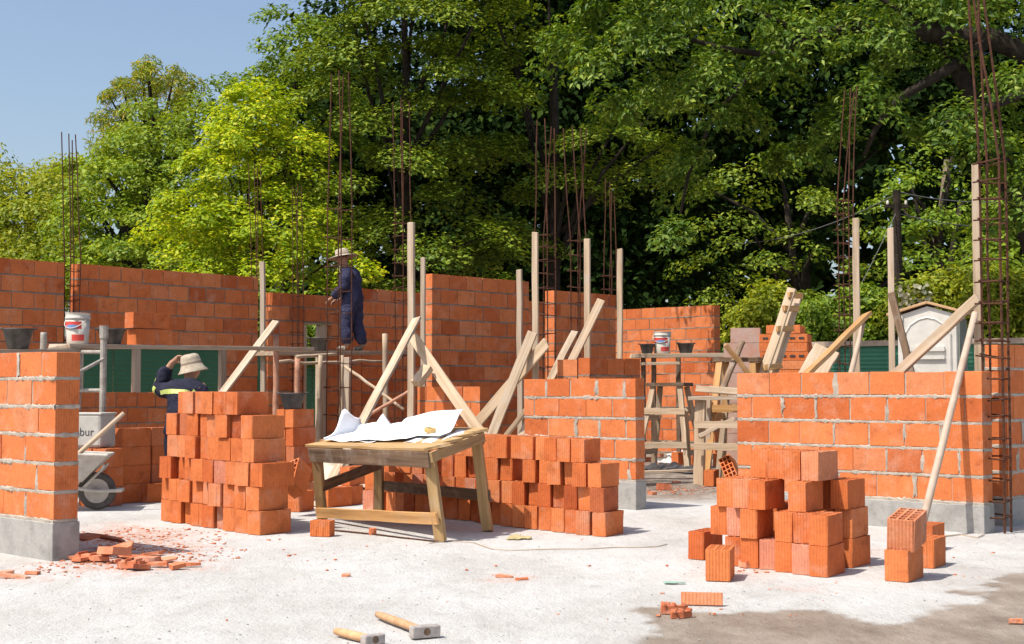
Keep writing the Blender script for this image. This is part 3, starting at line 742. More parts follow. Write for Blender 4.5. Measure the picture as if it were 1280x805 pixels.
rebar([1056, 1063, 1070, 1067], [112, 110, 108, 115], 15.6, 0, 250, 'rebar cage behind the right wall before the shaded trees', r=.010, sz=(.13, .12), px_base=1061, step=.16)
rebar([1209, 1214, 1227, 1222], [-25, -20, -18, -22], 11.42, 0, 203, 'tallest rebar cage bound to the post at the right wall end', r=.0145, sz=(.155, .14), px_base=1247, step=.155)

# ================================================================== TABLE
TFR, TFL, TBR = at(536.5, 562, 10.62), at(387, 557, 12.3), at(602, 537, 11.5)
TBL = TFL + (TBR - TFR)
tb = thing('work_table', 'rough wooden site table holding the paper plans', 'table', (TFR + TBL) / 2 * 1.0)
o0 = (TFR + TBL) / 2; o0.z = 0; tb.location = o0
Lc = lambda p: Vector(p) - o0
ex = (TFR - TFL).normalized(); ey = (TBR - TFR).normalized(); ez = ex.cross(ey).normalized()
def plank_quad(a, b, c, d, th):
    mb = MB(); dn = -ez * th
    mb.add([a, b, c, d, a + dn, b + dn, c + dn, d + dn], [(0, 1, 2, 3), (7, 6, 5, 4), (0, 4, 5, 1), (1, 5, 6, 2), (2, 6, 7, 3), (3, 7, 4, 0)]); return mb
tl, tr, br_, bl_ = Lc(TFL), Lc(TFR), Lc(TBR), Lc(TBL)
def tpart(name, p0, p1, w, t, mat, n):
    p0, p1 = Vector(p0), Vector(p1)
    return board_mesh((p1 - p0).length, w, t, .003).build(name, M[mat], tb, loc=p0, rot=basis(p0, p1, n), bevel=.003)
for i in range(4):
    f0, f1 = i / 4 + .002, (i + 1) / 4 - .002
    a, b = tl.lerp(bl_, (f0 + f1) / 2), tr.lerp(br_, (f0 + f1) / 2)
    tpart('top_plank', a - ex * U(.02), b + ex * U(.02) , (f1 - f0) * (TBR - TFR).length, .025, 'wood_table', ez)
tpart('apron', tl - ez * .075 - ey * .018 + ex * .0, tr - ez * .075 - ey * .018, .12, .024, 'wood_dark', -ey)
tpart('apron', bl_ - ez * .07, br_ - ez * .07, .10, .024, 'wood_dark', -ey)
tpart('apron', tr - ez * .06 + ex * .014, br_ - ez * .06 + ex * .014, .08, .024, 'wood_table', ex)
tpart('apron', tl - ez * .06 - ex * .014, bl_ - ez * .06 - ex * .014, .08, .024, 'wood_table', -ex)
feet = {'fl': G(403, 649), 'fr': G(551, 677), 'br': G(610, 664), 'bl': G(474, 641)}
legs = {}
for k, t_ in (('fl', tl + ex * .05 + ey * .06), ('fr', tr - ex * .06 + ey * .06), ('br', br_ - ex * .05 - ey * .06), ('bl', Lc(at(461, 572, 12.35)))):
    ft_ = Lc(feet[k]); tt = t_ - ez * .03
    if k == 'bl': tt = bl_ + ex * .35 - ey * .07 - ez * .03
    legs[k] = (ft_, tt); tpart('leg', ft_, tt, .085, .05, 'wood_table', -ey)
def on(k, f): return legs[k][0].lerp(legs[k][1], f)
tpart('stretcher', on('fl', .10) - ey * .04 - ex * .05, on('fr', .27) - ey * .04 + ex * .03, .09, .022, 'wood_orange', -ey)
tpart('stretcher', on('bl', .34) + ey * .04 - ex * .05, on('br', .36) + ey * .04 + ex * .06, .09, .022, 'wood_dark', -ey)
tpart('stretcher', on('fl', .46) + ex * .035, on('bl', .62) + ex * .035, .09, .022, 'wood_dark', ex)
# papers
def TP(u, v, h=0): return TFL + (TFR - TFL) * u + (TBR - TFR) * v + ez * (h + .004)
def sheet(label, f, nu=22, nv=14, mat='paper'):
    mb = MB()
    for i in range(nu + 1):
        for j in range(nv + 1): mb.v.append(tuple(f(i / nu, j / nv)))
    for i in range(nu):
        for j in range(nv):
            a = i * (nv + 1) + j; mb.f.append((a, a + nv + 1, a + nv + 2, a + 1))
    c = Vector(mb.v[len(mb.v) // 2]); mb.v = [tuple(Vector(p) - c) for p in mb.v]
    o = mb.build('drawing_sheet', M[mat], loc=c, smooth=True)
    s_ = o.modifiers.new('thick', 'SOLIDIFY'); s_.thickness = .0012
    return tag(o, label, 'paper sheet', 'paper plans on the table')
sstep = lambda x: max(0, min(1, x)) ** 2 * (3 - 2 * max(0, min(1, x)))
def f1(a, b):   # left sheet, its left edge curling up to a point
    u, v = .02 + a * .50, .12 + b * .70
    h = .004 + .016 * math.sin(a * 7 + b * 2) ** 2 + .19 * sstep((.13 - a) / .13) * (.16 + .95 * math.exp(-((b - .62) / .22) ** 2)) + .05 * sstep((b - .7) / .3) + .012
    return TP(u + .055 * sstep((.13 - a) / .13), v, h)
def f2(a, b):   # middle sheet with a corner standing up
    u, v = .34 + a * .40, .10 + b * .62 + .12 * a
    pk = max(0, 1 - abs(a - .05 - .1 * (1 - b)) / .16) ** 1.3 * sstep((b - .25) / .75)
    h = .028 + .012 * math.sin(a * 5 + b * 3) ** 2 + .15 * pk
    return TP(u - .02 * pk, v, h)
def f3(a, b):   # big sheet rising along the back edge
    u, v = .46 + a * .46, .40 + b * .52
    h = .040 + .02 * math.sin(a * 3.2) ** 2 * b + .15 * sstep((b - .35) / .65) * (.55 + .5 * a)
    return TP(u, v, h * .9)
def f4(a, b):   # small flat sheet to the right
    u, v = .70 + a * .24, .22 + b * .66
    return TP(u + .04 * b, v, .006 + .008 * math.sin(a * 6 + b * 4) ** 2)
sheet('white plan sheet on the left of the table, its edge curling up high', f1)
sheet('white plan sheet in the middle with one corner standing up in a peak', f2)
sheet('largest white plan sheet, rising along the back of the table', f3)
sheet('small flat white sheet under the yellow tape roll, right on the table', f4)
tp_ = thing('tape_roll', 'yellow tape roll lying on the white papers', 'tape roll', TP(.80, .52, .045))
prof = [(.026, 0), (.044, 0), (.048, .005), (.048, .03), (.044, .035), (.026, .035), (.026, 0)]
tp_.rotation_euler = (R(8), R(4), 0)
MB().lathe(prof, 28).build('roll', M['tape'], tp_, smooth=True); MB().lathe([(.022, .003), (.0255, .003), (.0255, .033), (.022, .033), (.022, .003)], 24).build('core', M['wood_table'], tp_)

# ================================================================== HAMMERS
def hammer(label, e, h0, hl, head, hw, yaw):
    """e: handle end, h0: head centre (ground points)"""
    hd = thing('club_hammer', label, 'hammer', (h0.x, h0.y, 0)); d = Vector((e.x - h0.x, e.y - h0.y, 0)); L = d.length; d.normalize()
    pts, rs = [], []
    for i in range(9):
        f_ = i / 8; pts.append(d * (-.02 + (L + .02) * f_) + Vector((0, 0, hw * .5 - f_ * (hw * .5 - .02)))); rs.append(.0155 + .005 * math.sin(f_ * 2.4 + .3) if i < 8 else .016)
    hnd = MB().tube(pts, rs, 12); hnd.v = [tuple(p) for p in hnd.v]
    hnd.build('handle', M['handle'], hd, smooth=True)
    mb = MB(); x = Vector((-d.y, d.x, 0)); m_ = Matrix((x, d, Vector((0, 0, 1)))).transposed()
    mb.box((0, 0, hw / 2 + .001), (head, hw * .95, hw), m_)
    mb.build('head', M['steel'], hd, bevel=.007)
    ey_ = MB().tube([-d * (hw * .475 + .0015) + Vector((0, 0, hw * .55)), -d * (hw * .40) + Vector((0, 0, hw * .55))], [.017, .017], 14); ey_.build('eye', M['wood_dark'], hd)
    return hd
hammer('larger club hammer with a pale handle on the white slab', G(472, 768, .02), G(531, 797), .3, .140, .056, 0)
hammer('smaller club hammer at the lower edge, left of the larger one', G(420, 789, .02), G(466, 806), .26, .11, .046, 0)

# ================================================================== BUCKETS AND TUBS
def white_bucket(label, loc, r=.15, h=.36, lab=True):
    b = thing('plastic_bucket', label, 'bucket', loc, R(-20))
    MB().lathe([(.001, 0), (r * .86, 0), (r * .90, .01), (r, h * .80), (r * 1.0, h * .80), (r * 1.06, h * .81), (r * 1.06, h * .86), (r * 1.02, h * .87), (r * 1.03, h * .98), (r * 1.07, h), (r * 1.0, h), (r * .97, h * .96), (r * .84, .02), (.001, .02)], 36).build('pail', M['white_plastic'], b, smooth=True)
    if lab:
        def band(z0, z1, a0, a1, mat, nm):
            mb = MB(); n = 18
            for i in range(n + 1):
                a = a0 + (a1 - a0) * i / n
                for z in (z0, z1):
                    rr = r * (.90 + .10 * (z / (h * .8))) + .0015
                    mb.v.append((rr * math.cos(a), rr * math.sin(a), z))
            for i in range(n): mb.f.append((i * 2, i * 2 + 2, i * 2 + 3, i * 2 + 1))
            mb.build(nm, M[mat], b)
        band(h * .48, h * .72, R(-175), R(-35), 'red_label', 'label_band')
        band(h * .10, h * .30, R(-85), R(-20), 'red_label', 'label_band')
        mb = MB(); n = 14
        for i in range(n + 1):
            a = R(-120 + 75 * i / n); rr = r * (.90 + .10 * .72) + .003; zc = h * (.58 - .10 * math.sin(i / n * 3.14)); 
            mb.v += [(rr * math.cos(a), rr * math.sin(a), zc - .004), (rr * math.cos(a), rr * math.sin(a), zc + h * .13 * (math.sin(i / n * 3.14) + .05))]
        for i in range(n): mb.f.append((i * 2, i * 2 + 2, i * 2 + 3, i * 2 + 1))
        mb.build('label_emblem', M['blue_label'], b)
    pts = []
    for i in range(15):
        a = math.pi * i / 14; pts.append((r * 1.08 * math.cos(a), -r * .95 * math.sin(a) - .01, h * .84 - r * .9 * math.sin(a)))
    MB().tube(pts, .005, 6).build('handle', M['white_plastic'], b, smooth=True)
    return b
def tub(label, loc, r=.17, h=.2, rz=0, mat='rubber_black', stick=True):
    b = thing('mortar_tub', label, 'mortar tub', loc, rz, 'black mortar tubs')
    MB().lathe([(.001, 0), (r * .66, 0), (r * .70, .012), (r, h - .015), (r * 1.06, h - .01), (r * 1.06, h), (r * .97, h), (r * .66, .02), (.001, .02)], 30).build('tub_body', M[mat], b, smooth=True)
    MB().lathe([(.001, h * .80), (r * .5, h * .78), (r * .86, h * .72), (r * .86, h * .70)], 24).build('mortar_fill', M['mortar'], b, smooth=True)
    for sg in (-1, 1):
        pts = [(sg * r * 1.03, -.05, h - .006), (sg * r * 1.22, -.035, h + .004), (sg * r * 1.22, .035, h + .004), (sg * r * 1.03, .05, h - .006)]
        MB().tube(pts, .008, 6).build('handle', M[mat], b)
    return b
# left scaffold planks
lp0, lp1 = at(-40, 440.5, 13.4), at(104, 437.5, 15.3)
def plank(label, p0, p1, w=.28, t=.04, mat='wood_grey', grp='scaffold planks'):
    return board('scaffold_plank', label, p0, p1, w, t, mat, n=(0, 0, 1), group=grp, cat='plank', warp=.004)
plank('scaffold plank at the far left carrying a black tub', lp0, lp1, .3)
up0, up1 = at(74, 432.5, 14.9), at(381, 436.5, 18.9)
plank('long weathered scaffold plank under the white bucket, above the raised-hand worker', up0, up1, .3, .045)
def onplank(p0, p1, px, up=.022):
    k = 0; best = None
    for i in range(201):
        p = p0.lerp(p1, i / 200); q = (p.x / p.y) * F + CX
        if best is None or abs(q - px) < best[0]: best = (abs(q - px), p)
    return best[1] + Vector((0, 0, up))
pb = onplank(up0, up1, 96); white_bucket('white paint bucket with a red label on the left scaffold plank', pb, .125, .33)
tub('black mortar tub at the far left end of the scaffold plank', onplank(lp0, lp1, 22), .145, .205, .3)
tub('black mortar tub between the white bucket and the bricks on the plank', onplank(up0, up1, 139), .145, .17, .9)
for i, (px, z, lb) in enumerate(((166, 0, 'lower front'), (189, 0, 'lower rear'), (163, BH, 'upper front'), (186, BH, 'upper rear'))):
    p = onplank(up0, up1, px, .023 + z)
    place(MESH_W, (p.x + .03, p.y - .14), p.z, 41, .172, .33, f'{lb} brick of four on the scaffold plank beside the black tub', 'bricks on the scaffold plank').scale = (1.0, .78, .95)
pole('scaffold_stub', 'short pale pipe end standing up behind the left black tub', onplank(lp0, lp1, 54, -.1), onplank(lp0, lp1, 54, .19), .035, 'pipe', cat='pipe')
# scaffold frame at left
sf = thing('tube_scaffold', 'worn tubular scaffold frame beside the sunlit wall end', 'scaffold', at(130, 600, 14.6)); sf.location.z = 0
b0 = sf.location
def sfp(name, p0, p1, r, mat='pipe'):
    MB().tube([Vector(p0) - b0, (Vector(p0) + Vector(p1)) / 2 - b0 + Vector((U(.006), U(.006), 0)), Vector(p1) - b0], r, 10).build(name, M[mat], sf, smooth=False)
def gz(px, Y, z): p = at(px, 500, Y); p.z = z; return p
sfp('upright', gz(130, 14.6, 0), at(130, 408, 14.6), .034)
sfp('upright', gz(99, 15.0, 0), at(100, 438, 15.0), .022)
sfp('rung', at(100, 440, 15.0), at(130, 440, 14.6), .02); sfp('rung', at(100, 488, 15.0), at(130, 488, 14.6), .02)
sfp('rung', at(100, 545, 15.0), at(130, 547, 14.6), .02)
sfp('collar', at(130, 423, 14.6), at(130, 407, 14.6), .045)
sfp('brace', at(90, 470, 14.2), at(129, 449, 14.55), .018)

# worker's scaffold
wp0, wp1 = at(330, 442, 20.4), at(530, 440.5, 23.5)
plank('scaffold plank under the feet of the standing worker', wp0, wp1, .45, .06, 'wood')
g2 = 'poles of the middle scaffold'
pole('scaffold_pole', 'rusty pipe pole with a collar, left end of the standing worker plank', gz(345, 19.6, 0), at(345, 419, 19.6), .045, 'pipe_rust', g2, 'pole')
pole('scaffold_pole', 'thick reddish pole under the plank by the left door jamb', gz(373, 20.0, 0), at(372, 446, 20.0), .045, 'pipe_rust', g2)
pole('scaffold_pole', 'thin pale pole in front of the green panel in the doorway', gz(397, 20.0, 0), at(401, 444, 20.0), .035, 'wood', g2)
pole('scaffold_pole', 'pale pole right of the cage before the standing worker', gz(427, 20.4, 0), at(427, 444, 20.4), .035, 'wood', g2)
pole('scaffold_pole', 'pale pole rising above the plank right of the standing worker', gz(483, 21.4, 0), at(481, 417, 21.4), .045, 'wood', g2)
pole('scaffold_pole', 'crooked thin rail running level below the standing worker plank', at(344, 453, 19.9), at(482, 452, 21.8), .022, 'wood', g2, warp=.03)
pole('scaffold_pole', 'short light rail just below the plank over the doorway', at(370, 446, 19.8), at(420, 443, 20.4), .024, 'wood', g2)
pole('scaffold_pole', 'thin brace slanting down to the right below the worker plank', at(431, 458, 20.4), at(505, 512, 19.6), .022, 'wood', g2)
pole('scaffold_pole', 'thin reddish brace slanting up to the right behind the papers', at(440, 532, 18.4), at(514, 487, 18.2), .022, 'pipe_rust', g2)
board('door_board', 'wide weathered board upright behind the cage of the standing worker', gz(432, 20.9, 0), at(432, 446, 20.9), .16, .04, 'wood_grey', group=g2)
tub('black mortar tub on the plank just left of the standing worker feet', onplank(wp0, wp1, 399, .03), .15, .2, .4)
tub('black mortar tub on the narrow brick stack behind the tall stack', Vector((c5b.x - .03, c5b.y + .12, 5 * BH)), .13, .165, .2)
# right scaffold
rp0, rp1 = at(790, 445, 23.4), at(915, 444, 23.7)
plank('pale scaffold plank in front of the sunlit back wall', rp0, rp1, .3, .07, 'wood')
white_bucket('white bucket with a red label on the right scaffold before the sunlit back wall', onplank(rp0, rp1, 828, .036), .14, .36)
tub('black mortar tub left of the white bucket on the right scaffold', onplank(rp0, rp1, 809, .036), .12, .16)
tub('black mortar tub right of the white bucket on the right scaffold', onplank(rp0, rp1, 857, .036), .14, .17, .5)
g3 = 'poles of the right scaffold'
for px, lb in ((804, 'leftmost dark pole under the right scaffold plank'), (817, 'second dark pole under the right scaffold plank, below the bucket'), (848, 'dark pole under the right scaffold plank, below the right tub')):
    board('scaffold_pole', lb, gz(px, 23.4, 0), at(px, 446, 23.4), .07, .05, 'wood_dark', group=g3)
board('scaffold_pole', 'thin level rail below the right scaffold plank', at(800, 455, 23.3), at(850, 454, 23.3), .045, .03, 'wood', group=g3)

# ================================================================== TRESTLES
def trestle(label, cx, Y, ztop_, wtop, wbot, dep, rails, mat='wood', yaw=-35, topmat='wood_dark'):
    base = at(cx, 600, Y); base.z = 0
    t = thing('trestle', label, 'trestle', base, R(yaw), 'wooden trestles')
    for sx in (-1, 1):
        for sy in (-1, 1):
            p0, p1 = Vector((sx * wbot / 2, sy * dep / 2, 0)), Vector((sx * wtop / 2, sy * dep * .2, ztop_ - .05))
            board_mesh((p1 - p0).length, .075, .04).build('leg', M[mat], t, loc=p0, rot=basis(p0, p1, (0, -1, 0)))
    for z in rails:
        f_ = z / ztop_; w = wbot + (wtop - wbot) * f_; dd = dep * (.5 - .3 * f_)
        for sy in (-1, 1):
            p0, p1 = Vector((-w / 2 - .06, sy * (dd + .03), z)), Vector((w / 2 + .06, sy * (dd + .03), z + U(.02)))
            board_mesh((p1 - p0).length, .09, .025).build('rail', M[mat], t, loc=p0, rot=basis(p0, p1, (0, -1, 0)))
        for sx in (-1, 1):
            p0, p1 = Vector((sx * (w / 2 + .0), -dd - .03, z - .1)), Vector((sx * (w / 2 + .0), dd + .03, z - .1))
            board_mesh((p1 - p0).length, .08, .025).build('rail', M[mat], t, loc=p0, rot=basis(p0, p1, (1, 0, 0)))
    p0, p1 = Vector((-wtop / 2 - .08, 0, ztop_ - .02)), Vector((wtop / 2 + .08, 0, ztop_ - .02))
    board_mesh((p1 - p0).length, .34, .05).build('top', M[topmat], t, loc=p0, rot=basis(p0, p1, (0, 0, 1)))
    return t
trestle('tall wooden trestle with a dark top in front of the sunlit back wall', 838, 20.6, 1.22, .42, .80, .62, (.33, .82), 'wood', -30)
trestle('orange timber trestle with slanted legs by the wrapped brick pallet', 925, 17.6, 1.52, .42, .66, .7, (.9,), 'wood_orange', -25)
# low bench between the trestle and the right wall
bn = thing('low_bench', 'pale timber bench frame beside the end of the right wall', 'bench', at(890, 600, 17.2)); bn.location.z = 0
bb = bn.location.copy()
def bpart(nm, p0, p1, w, t_, mat='wood', n=FRONT):
    p0, p1 = Vector(p0), Vector(p1); board_mesh((p1 - p0).length, w, t_).build(nm, M[mat], bn, loc=p0 - bb, rot=basis(p0, p1, n), bevel=.003)
bpart('leg', gz(873, 17.0, 0), at(876, 499, 17.0), .13, .05); bpart('leg', gz(884, 17.5, 0), at(884, 500, 17.5), .1, .05, 'wood_grey')
bpart('leg', gz(935, 16.6, 0), at(935, 499, 16.6), .1, .05); bpart('leg', gz(897, 17.9, .0), at(908, 500, 17.9), .07, .05)
bpart('rail', at(868, 531, 16.95), at(940, 531, 16.5), .085, .03); bpart('rail', at(868, 558, 16.9), at(940, 559, 16.5), .085, .03)
bpart('top', at(868, 498, 17.2), at(942, 497, 16.9), .5, .045, 'wood_grey', (0, 0, 1))
board('loose_plank', 'thick pale slab of timber sticking out over the bench', at(884, 487, 16.2), at(945, 491, 15.2), .30, .07, 'wood', n=(.1, 0, 1), cat='plank')
board('loose_plank', 'bent grey plank lying low across the foot of the tall trestle', G(800, 590, .08), G(868, 588, .10), .14, .03, 'wood_grey', n=(0, 0, 1), cat='plank')

board('loose_plank', 'dark stick leaning against the orange trestle from the left', at(903, 486, 17.0), at(928, 427, 17.4), .07, .04, 'wood_dark', group=g, cat='plank')
board('loose_plank', 'orange lath slanting down to the right across the orange trestle', at(907, 431, 17.15), at(941, 474, 17.2), .06, .03, 'wood_orange', group=g, cat='plank')
board('loose_plank', 'short pale lath standing askew between bench and trestle', G(862, 585), at(858, 512, 18.6), .05, .03, 'wood', group=g, cat='plank')
board('loose_plank', 'thin broken lath lying across the bench rails', at(874, 545, 16.85), at(918, 523, 16.7), .05, .025, 'wood_grey', group=g, cat='plank')
# ================================================================== PALLETS OF BRICK
def brick_block(label, cx, Y, w, d, rows, rh, z0, mat, yaw, holes=False):
    base = at(cx, 600, Y); base.z = 0
    t = thing('brick_pallet', label, 'brick pallet', base, R(yaw), 'pallets of bricks')
    for k in range(3):
        x = -w / 2 + .06 + k * (w - .12) / 2
        mb = MB(); mb.box((x, 0, .05), (.1, d, .09)); mb.build('skid', M['wood_dark'], t)
    mb = MB(); mb.box((0, 0, .11), (w, d, .025)); mb.build('deck', M['wood_grey'], t)
    for k in range(rows):
        n = max(1, int(w / .34)); m_ = max(1, int(d / .2)); mb = MB()
        ww = w - (random.uniform(0, .25) if k == rows - 1 else 0)
        for i in range(n):
            for j in range(m_):
                mb.box((-ww / 2 + ww * (i + .5) / n + U(.006), -d / 2 + d * (j + .5) / m_ + U(.004), .125 + rh * (k + .5)), (ww / n - .006, d / m_ - .004, rh - .005))
        lay = mb.build('brick_layer', mat, t)
        if holes:
            for i in range(n):
                for q in range(5):
                    hb = MB(); hb.box((-ww / 2 + ww * (i + (q + .7) / 5.4) / n, -d / 2 - .0005, .125 + rh * (k + .5)), (ww / n * .11, .004, rh * .22))
                    if k % 2 == 0: hb.build('cell_shade', M['darkhole'], lay)  # dark blocks on the face stand in for shade inside the cells
    return t
brick_block('pallet of pinkish bricks under torn clear film beside the slanted board', 934, 19.6, .58, .5, 9, .205, 0, M['wrap'], -12)
brick_block('narrow wrapped brick pallet standing behind at the back wall end', 917, 22.4, .22, .5, 10, .19, 0, M['wrap'], -12)
brick_block('pallet of orange bricks stacked on their sides behind the right wall', 984, 18.6, .62, .55, 16, .115, 0, M['brick'], -18, True)
brick_block('low orange brick pallet beside the higher one, under the green fence', 1014, 18.9, .5, .5, 13, .115, 0, M['brick'], -18, True)

# ================================================================== WHEELBARROW
wx = G(121, 637); 
wbw = thing('wheelbarrow', 'dusty wheelbarrow half hidden by the sunlit wall end', 'wheelbarrow', (wx.x, wx.y, 0), R(8))
rw = .178; mt = Matrix.Rotation(R(90), 3, 'X')
tyre = MB().lathe([(.115, -.03), (.15, -.045), (.172, -.035), (.178, 0), (.172, .035), (.15, .045), (.115, .03)], 36, (0, 0, rw), mt).build('wheel', M['tyre'], wbw, smooth=True)
MB().lathe([(.001, -.034), (.03, -.034), (.035, -.02), (.07, -.012), (.11, -.026), (.118, -.028)], 30, (0, 0, rw), mt).build('rim', M['barrow'], tyre, smooth=True)
MB().lathe([(.001, .034), (.03, .034), (.035, .02), (.07, .012), (.11, .026), (.118, .028)], 30, (0, 0, rw), mt).build('rim', M['barrow'], tyre, smooth=True)
MB().lathe([(.001, -.06), (.014, -.06), (.014, .06), (.001, .06)], 10, (0, 0, rw), mt).build('hub', M['darkhole'], tyre)
for sy in (-.075, .075):
    MB().tube([(.24, sy, rw + .005), (0, sy, rw), (-.55, sy * 2, rw + .10), (-1.3, sy * 3.6, .52)], .017, 8).build('frame_bar', M['barrow'], wbw)
    MB().tube([(-.12, sy * 1.1, rw + .03), (.05, sy * 1.2, .38), (.08, sy * 1.5, .43)], .013, 8).build('stay', M['barrow'], wbw)
    MB().tube([(-.75, sy * 2.8, .4), (-.78, sy * 3, 0)], .015, 8).build('leg', M['barrow'], wbw)
mb = MB(); tb_ = [(.12, -.25, .52), (.12, .25, .52), (-.80, .31, .56), (-.80, -.31, .56), (-.12, -.15, .27), (-.12, .15, .27), (-.62, .18, .29), (-.62, -.18, .29)]
mb.add(tb_, [(4, 7, 6, 5), (0, 4, 5, 1), (1, 5, 6, 2), (2, 6, 7, 3), (3, 7, 4, 0)])
tray = mb.build('tray', M['barrow'], wbw); sm_ = tray.modifiers.new('thick', 'SOLIDIFY'); sm_.thickness = .008
MB().tube([tb_[0], tb_[1], tb_[2], tb_[3], tb_[0]], .012, 8).build('tray_rim', M['barrow'], wbw)
pole('tool_handle', 'wooden tool handle sticking up out of the wheelbarrow', at(92, 573, 13.3), at(155, 516, 13.4), .022, 'wood', cat='tool handle', warp=.003)
# lettered drum on bricks
sp_ = at(108, 560, 14.0)
sk = thing('lime_drum', 'whitish square drum with dark lettering behind the wheelbarrow', 'drum', (sp_.x, sp_.y + .16, sp_.z), R(-14))
mb = MB(); mb.box((0, 0, .17), (.38, .3, .34)); mb.build('drum_body', M['drum'], sk, bevel=.03)
mb = MB(); mb.box((0, 0, .335), (.39, .31, .022)); mb.build('rim', M['drum'], sk, bevel=.008)
fc = bpy.data.curves.new('lettering', 'FONT'); fc.body = 'ebur'; fc.size = .115; fc.extrude = .0006; fc.align_x = 'CENTER'
fo = bpy.data.objects.new('tmp_text', fc); COL.objects.link(fo)
dg = bpy.context.evaluated_depsgraph_get(); tm = bpy.data.meshes.new_from_object(fo.evaluated_get(dg)); bpy.data.objects.remove(fo)
lt = bpy.data.objects.new('lettering', tm); COL.objects.link(lt); lt.parent = sk; lt.location = (.01, -.1518, .12); lt.rotation_euler = (R(90), 0, 0)
tm.materials.clear(); tm.materials.append(M['ink'])
for k in range(3):
    for i in range(2):
        q = G(112, 634); place(MESH_M, (q.x + i * .16 - .02, q.y + .12 - i * .10), k * BH, 20, .15, .30, f'brick under the lettered drum, {("bottom", "middle", "top")[k]} one on the {("left", "right")[i]}', 'bricks under the lettered drum')
    if k == 2: sk.location.z = 3 * BH

# ================================================================== FENCES, HUT, UTILITY POLE, FAR THINGS
def fence(label, p0, p1, h, capmat='wood_grey', bays=8):
    p0, p1 = Vector(p0), Vector(p1); p0.z = p1.z = 0; d = p1 - p0; L = d.length
    t = thing('panel_fence', label, 'fence', p0, math.atan2(d.y, d.x))
    for i in range(bays):
        mb = MB(); a, b = L * i / bays + .01, L * (i + 1) / bays - .01; nz = int(h / .075); o = 0
        vs = []
        for k in range(nz * 4 + 1):
            z = h * k / (nz * 4); y = .005 * math.sin(k * math.pi / 2)
            vs += [(a, y, z), (b, y, z)]
        mb.add(vs, [(2 * k, 2 * k + 1, 2 * k + 3, 2 * k + 2) for k in range(nz * 4)])
        pn = mb.build('panel', M['green_fence'], t); s_ = pn.modifiers.new('thick', 'SOLIDIFY'); s_.thickness = .004
    for i in range(bays + 1):
        mb = MB(); mb.box((L * i / bays, .06, h / 2), (.07, .07, h)); mb.build('fence_post', M['wood_grey'], t)
    mb = MB(); mb.box((L / 2, .0, h + .05), (L, .12, .10)); mb.build('cap_board', M['pale_pole'], t)
    return t
q = P1(-2) + uW * 3.0; q2_ = P1(9.5) + uW * 3.0
fence('green corrugated fence seen through the window and doorway of the left walls', (q.x, q.y, 0), (q2_.x, q2_.y, 0), 1.86)
r0, r1 = at(985, 500, 27.5), at(1330, 500, 24.5)
fence('green fence with a pale cap board behind the white hut', r0, r1, 1.93, bays=5)
# hut
hb_ = at(1162, 600, 18.6); hb_.z = 0
hut = thing('garden_hut', 'small white wooden hut with a gabled roof and one door', 'hut', hb_, R(-25))
hw, hd_, hh = .76, .75, 2.10; pk = 2.22
mb = MB(); vs = [(-hw / 2, 0, 0), (hw / 2, 0, 0), (hw / 2, 0, hh), (0, 0, pk), (-hw / 2, 0, hh)]
mb.add(vs + [(x, hd_, z) for x, _, z in vs], [(0, 1, 2, 3, 4), (9, 8, 7, 6, 5), (0, 4, 9, 5), (1, 6, 7, 2)]); mb.build('wall', M['white_paint'], hut)
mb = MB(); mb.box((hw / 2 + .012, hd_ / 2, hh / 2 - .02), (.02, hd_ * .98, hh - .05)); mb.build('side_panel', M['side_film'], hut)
for sg in (-1, 1):
    p0, p1 = Vector((sg * .52, .40, hh + .015)), Vector((0, .40, pk + .05))
    mb = MB(); mb.bar(p0, p1, .90, .035, (0, 0, 1)); mb.build('roof', M['roofboard'], hut, bevel=.006)
dv = [(-.27, 0), (.27, 0), (.27, 1.84), (.2, 1.96), (.1, 2.03), (0, 2.055), (-.1, 2.03), (-.2, 1.96), (-.27, 1.84)]
mb = MB(); n = len(dv); mb.add([(x, -.005, z) for x, z in dv] + [(x, -.04, z) for x, z in dv], [tuple(range(n))[::-1][::-1], tuple(range(n, 2 * n))] + [(i, (i + 1) % n, n + (i + 1) % n, n + i) for i in range(n)])
bm_ = bmesh.new(); me_ = mb.mesh('door'); bm_.from_mesh(me_); bmesh.ops.recalc_face_normals(bm_, faces=bm_.faces); bm_.to_mesh(me_); bm_.free()
me_.materials.append(M['white_paint']); door = bpy.data.objects.new('door', me_); COL.objects.link(door); door.parent = hut
for z, hgt in ((1.66, .06), (1.55, .05)): MB().box((0, -.055, z), (.44, .036, hgt)).build('rail', M['white_paint'], door)
for x in (-.17, -.085, 0, .085, .17): MB().box((x, -.048, .62), (.022, .022, 1.16)).build('board_edge', M['white_paint'], door)
mb = MB(); mb.bar((-.24, -.055, 1.48), (.02, -.055, 1.18), .05, .034, (0, -1, 0)); mb.build('brace', M['white_paint'], door)
mb = MB(); mb.bar((-.24, -.055, 1.10), (-.04, -.055, 1.24), .05, .034, (0, -1, 0)); mb.build('brace', M['white_paint'], door)
MB().tube([(x * 1.06, -.03, z * 1.004 + .004) for x, z in dv[1:] + dv[:1]], .022, 6).build('door_frame', M['white_paint'], hut)
for z in (.72, 1.25, 1.83): MB().box((-.285, -.035, z), (.035, .03, .11)).build('hinge', M['darkhole'], door)
MB().tube([(.2, -.05, 1.05), (.2, -.075, 1.05)], .022, 10).build('knob', M['darkhole'], door)
for x in (-.345, .335): MB().box((x, -.012, hh / 2), (.06, .03, hh)).build('corner_board', M['white_paint'], hut)
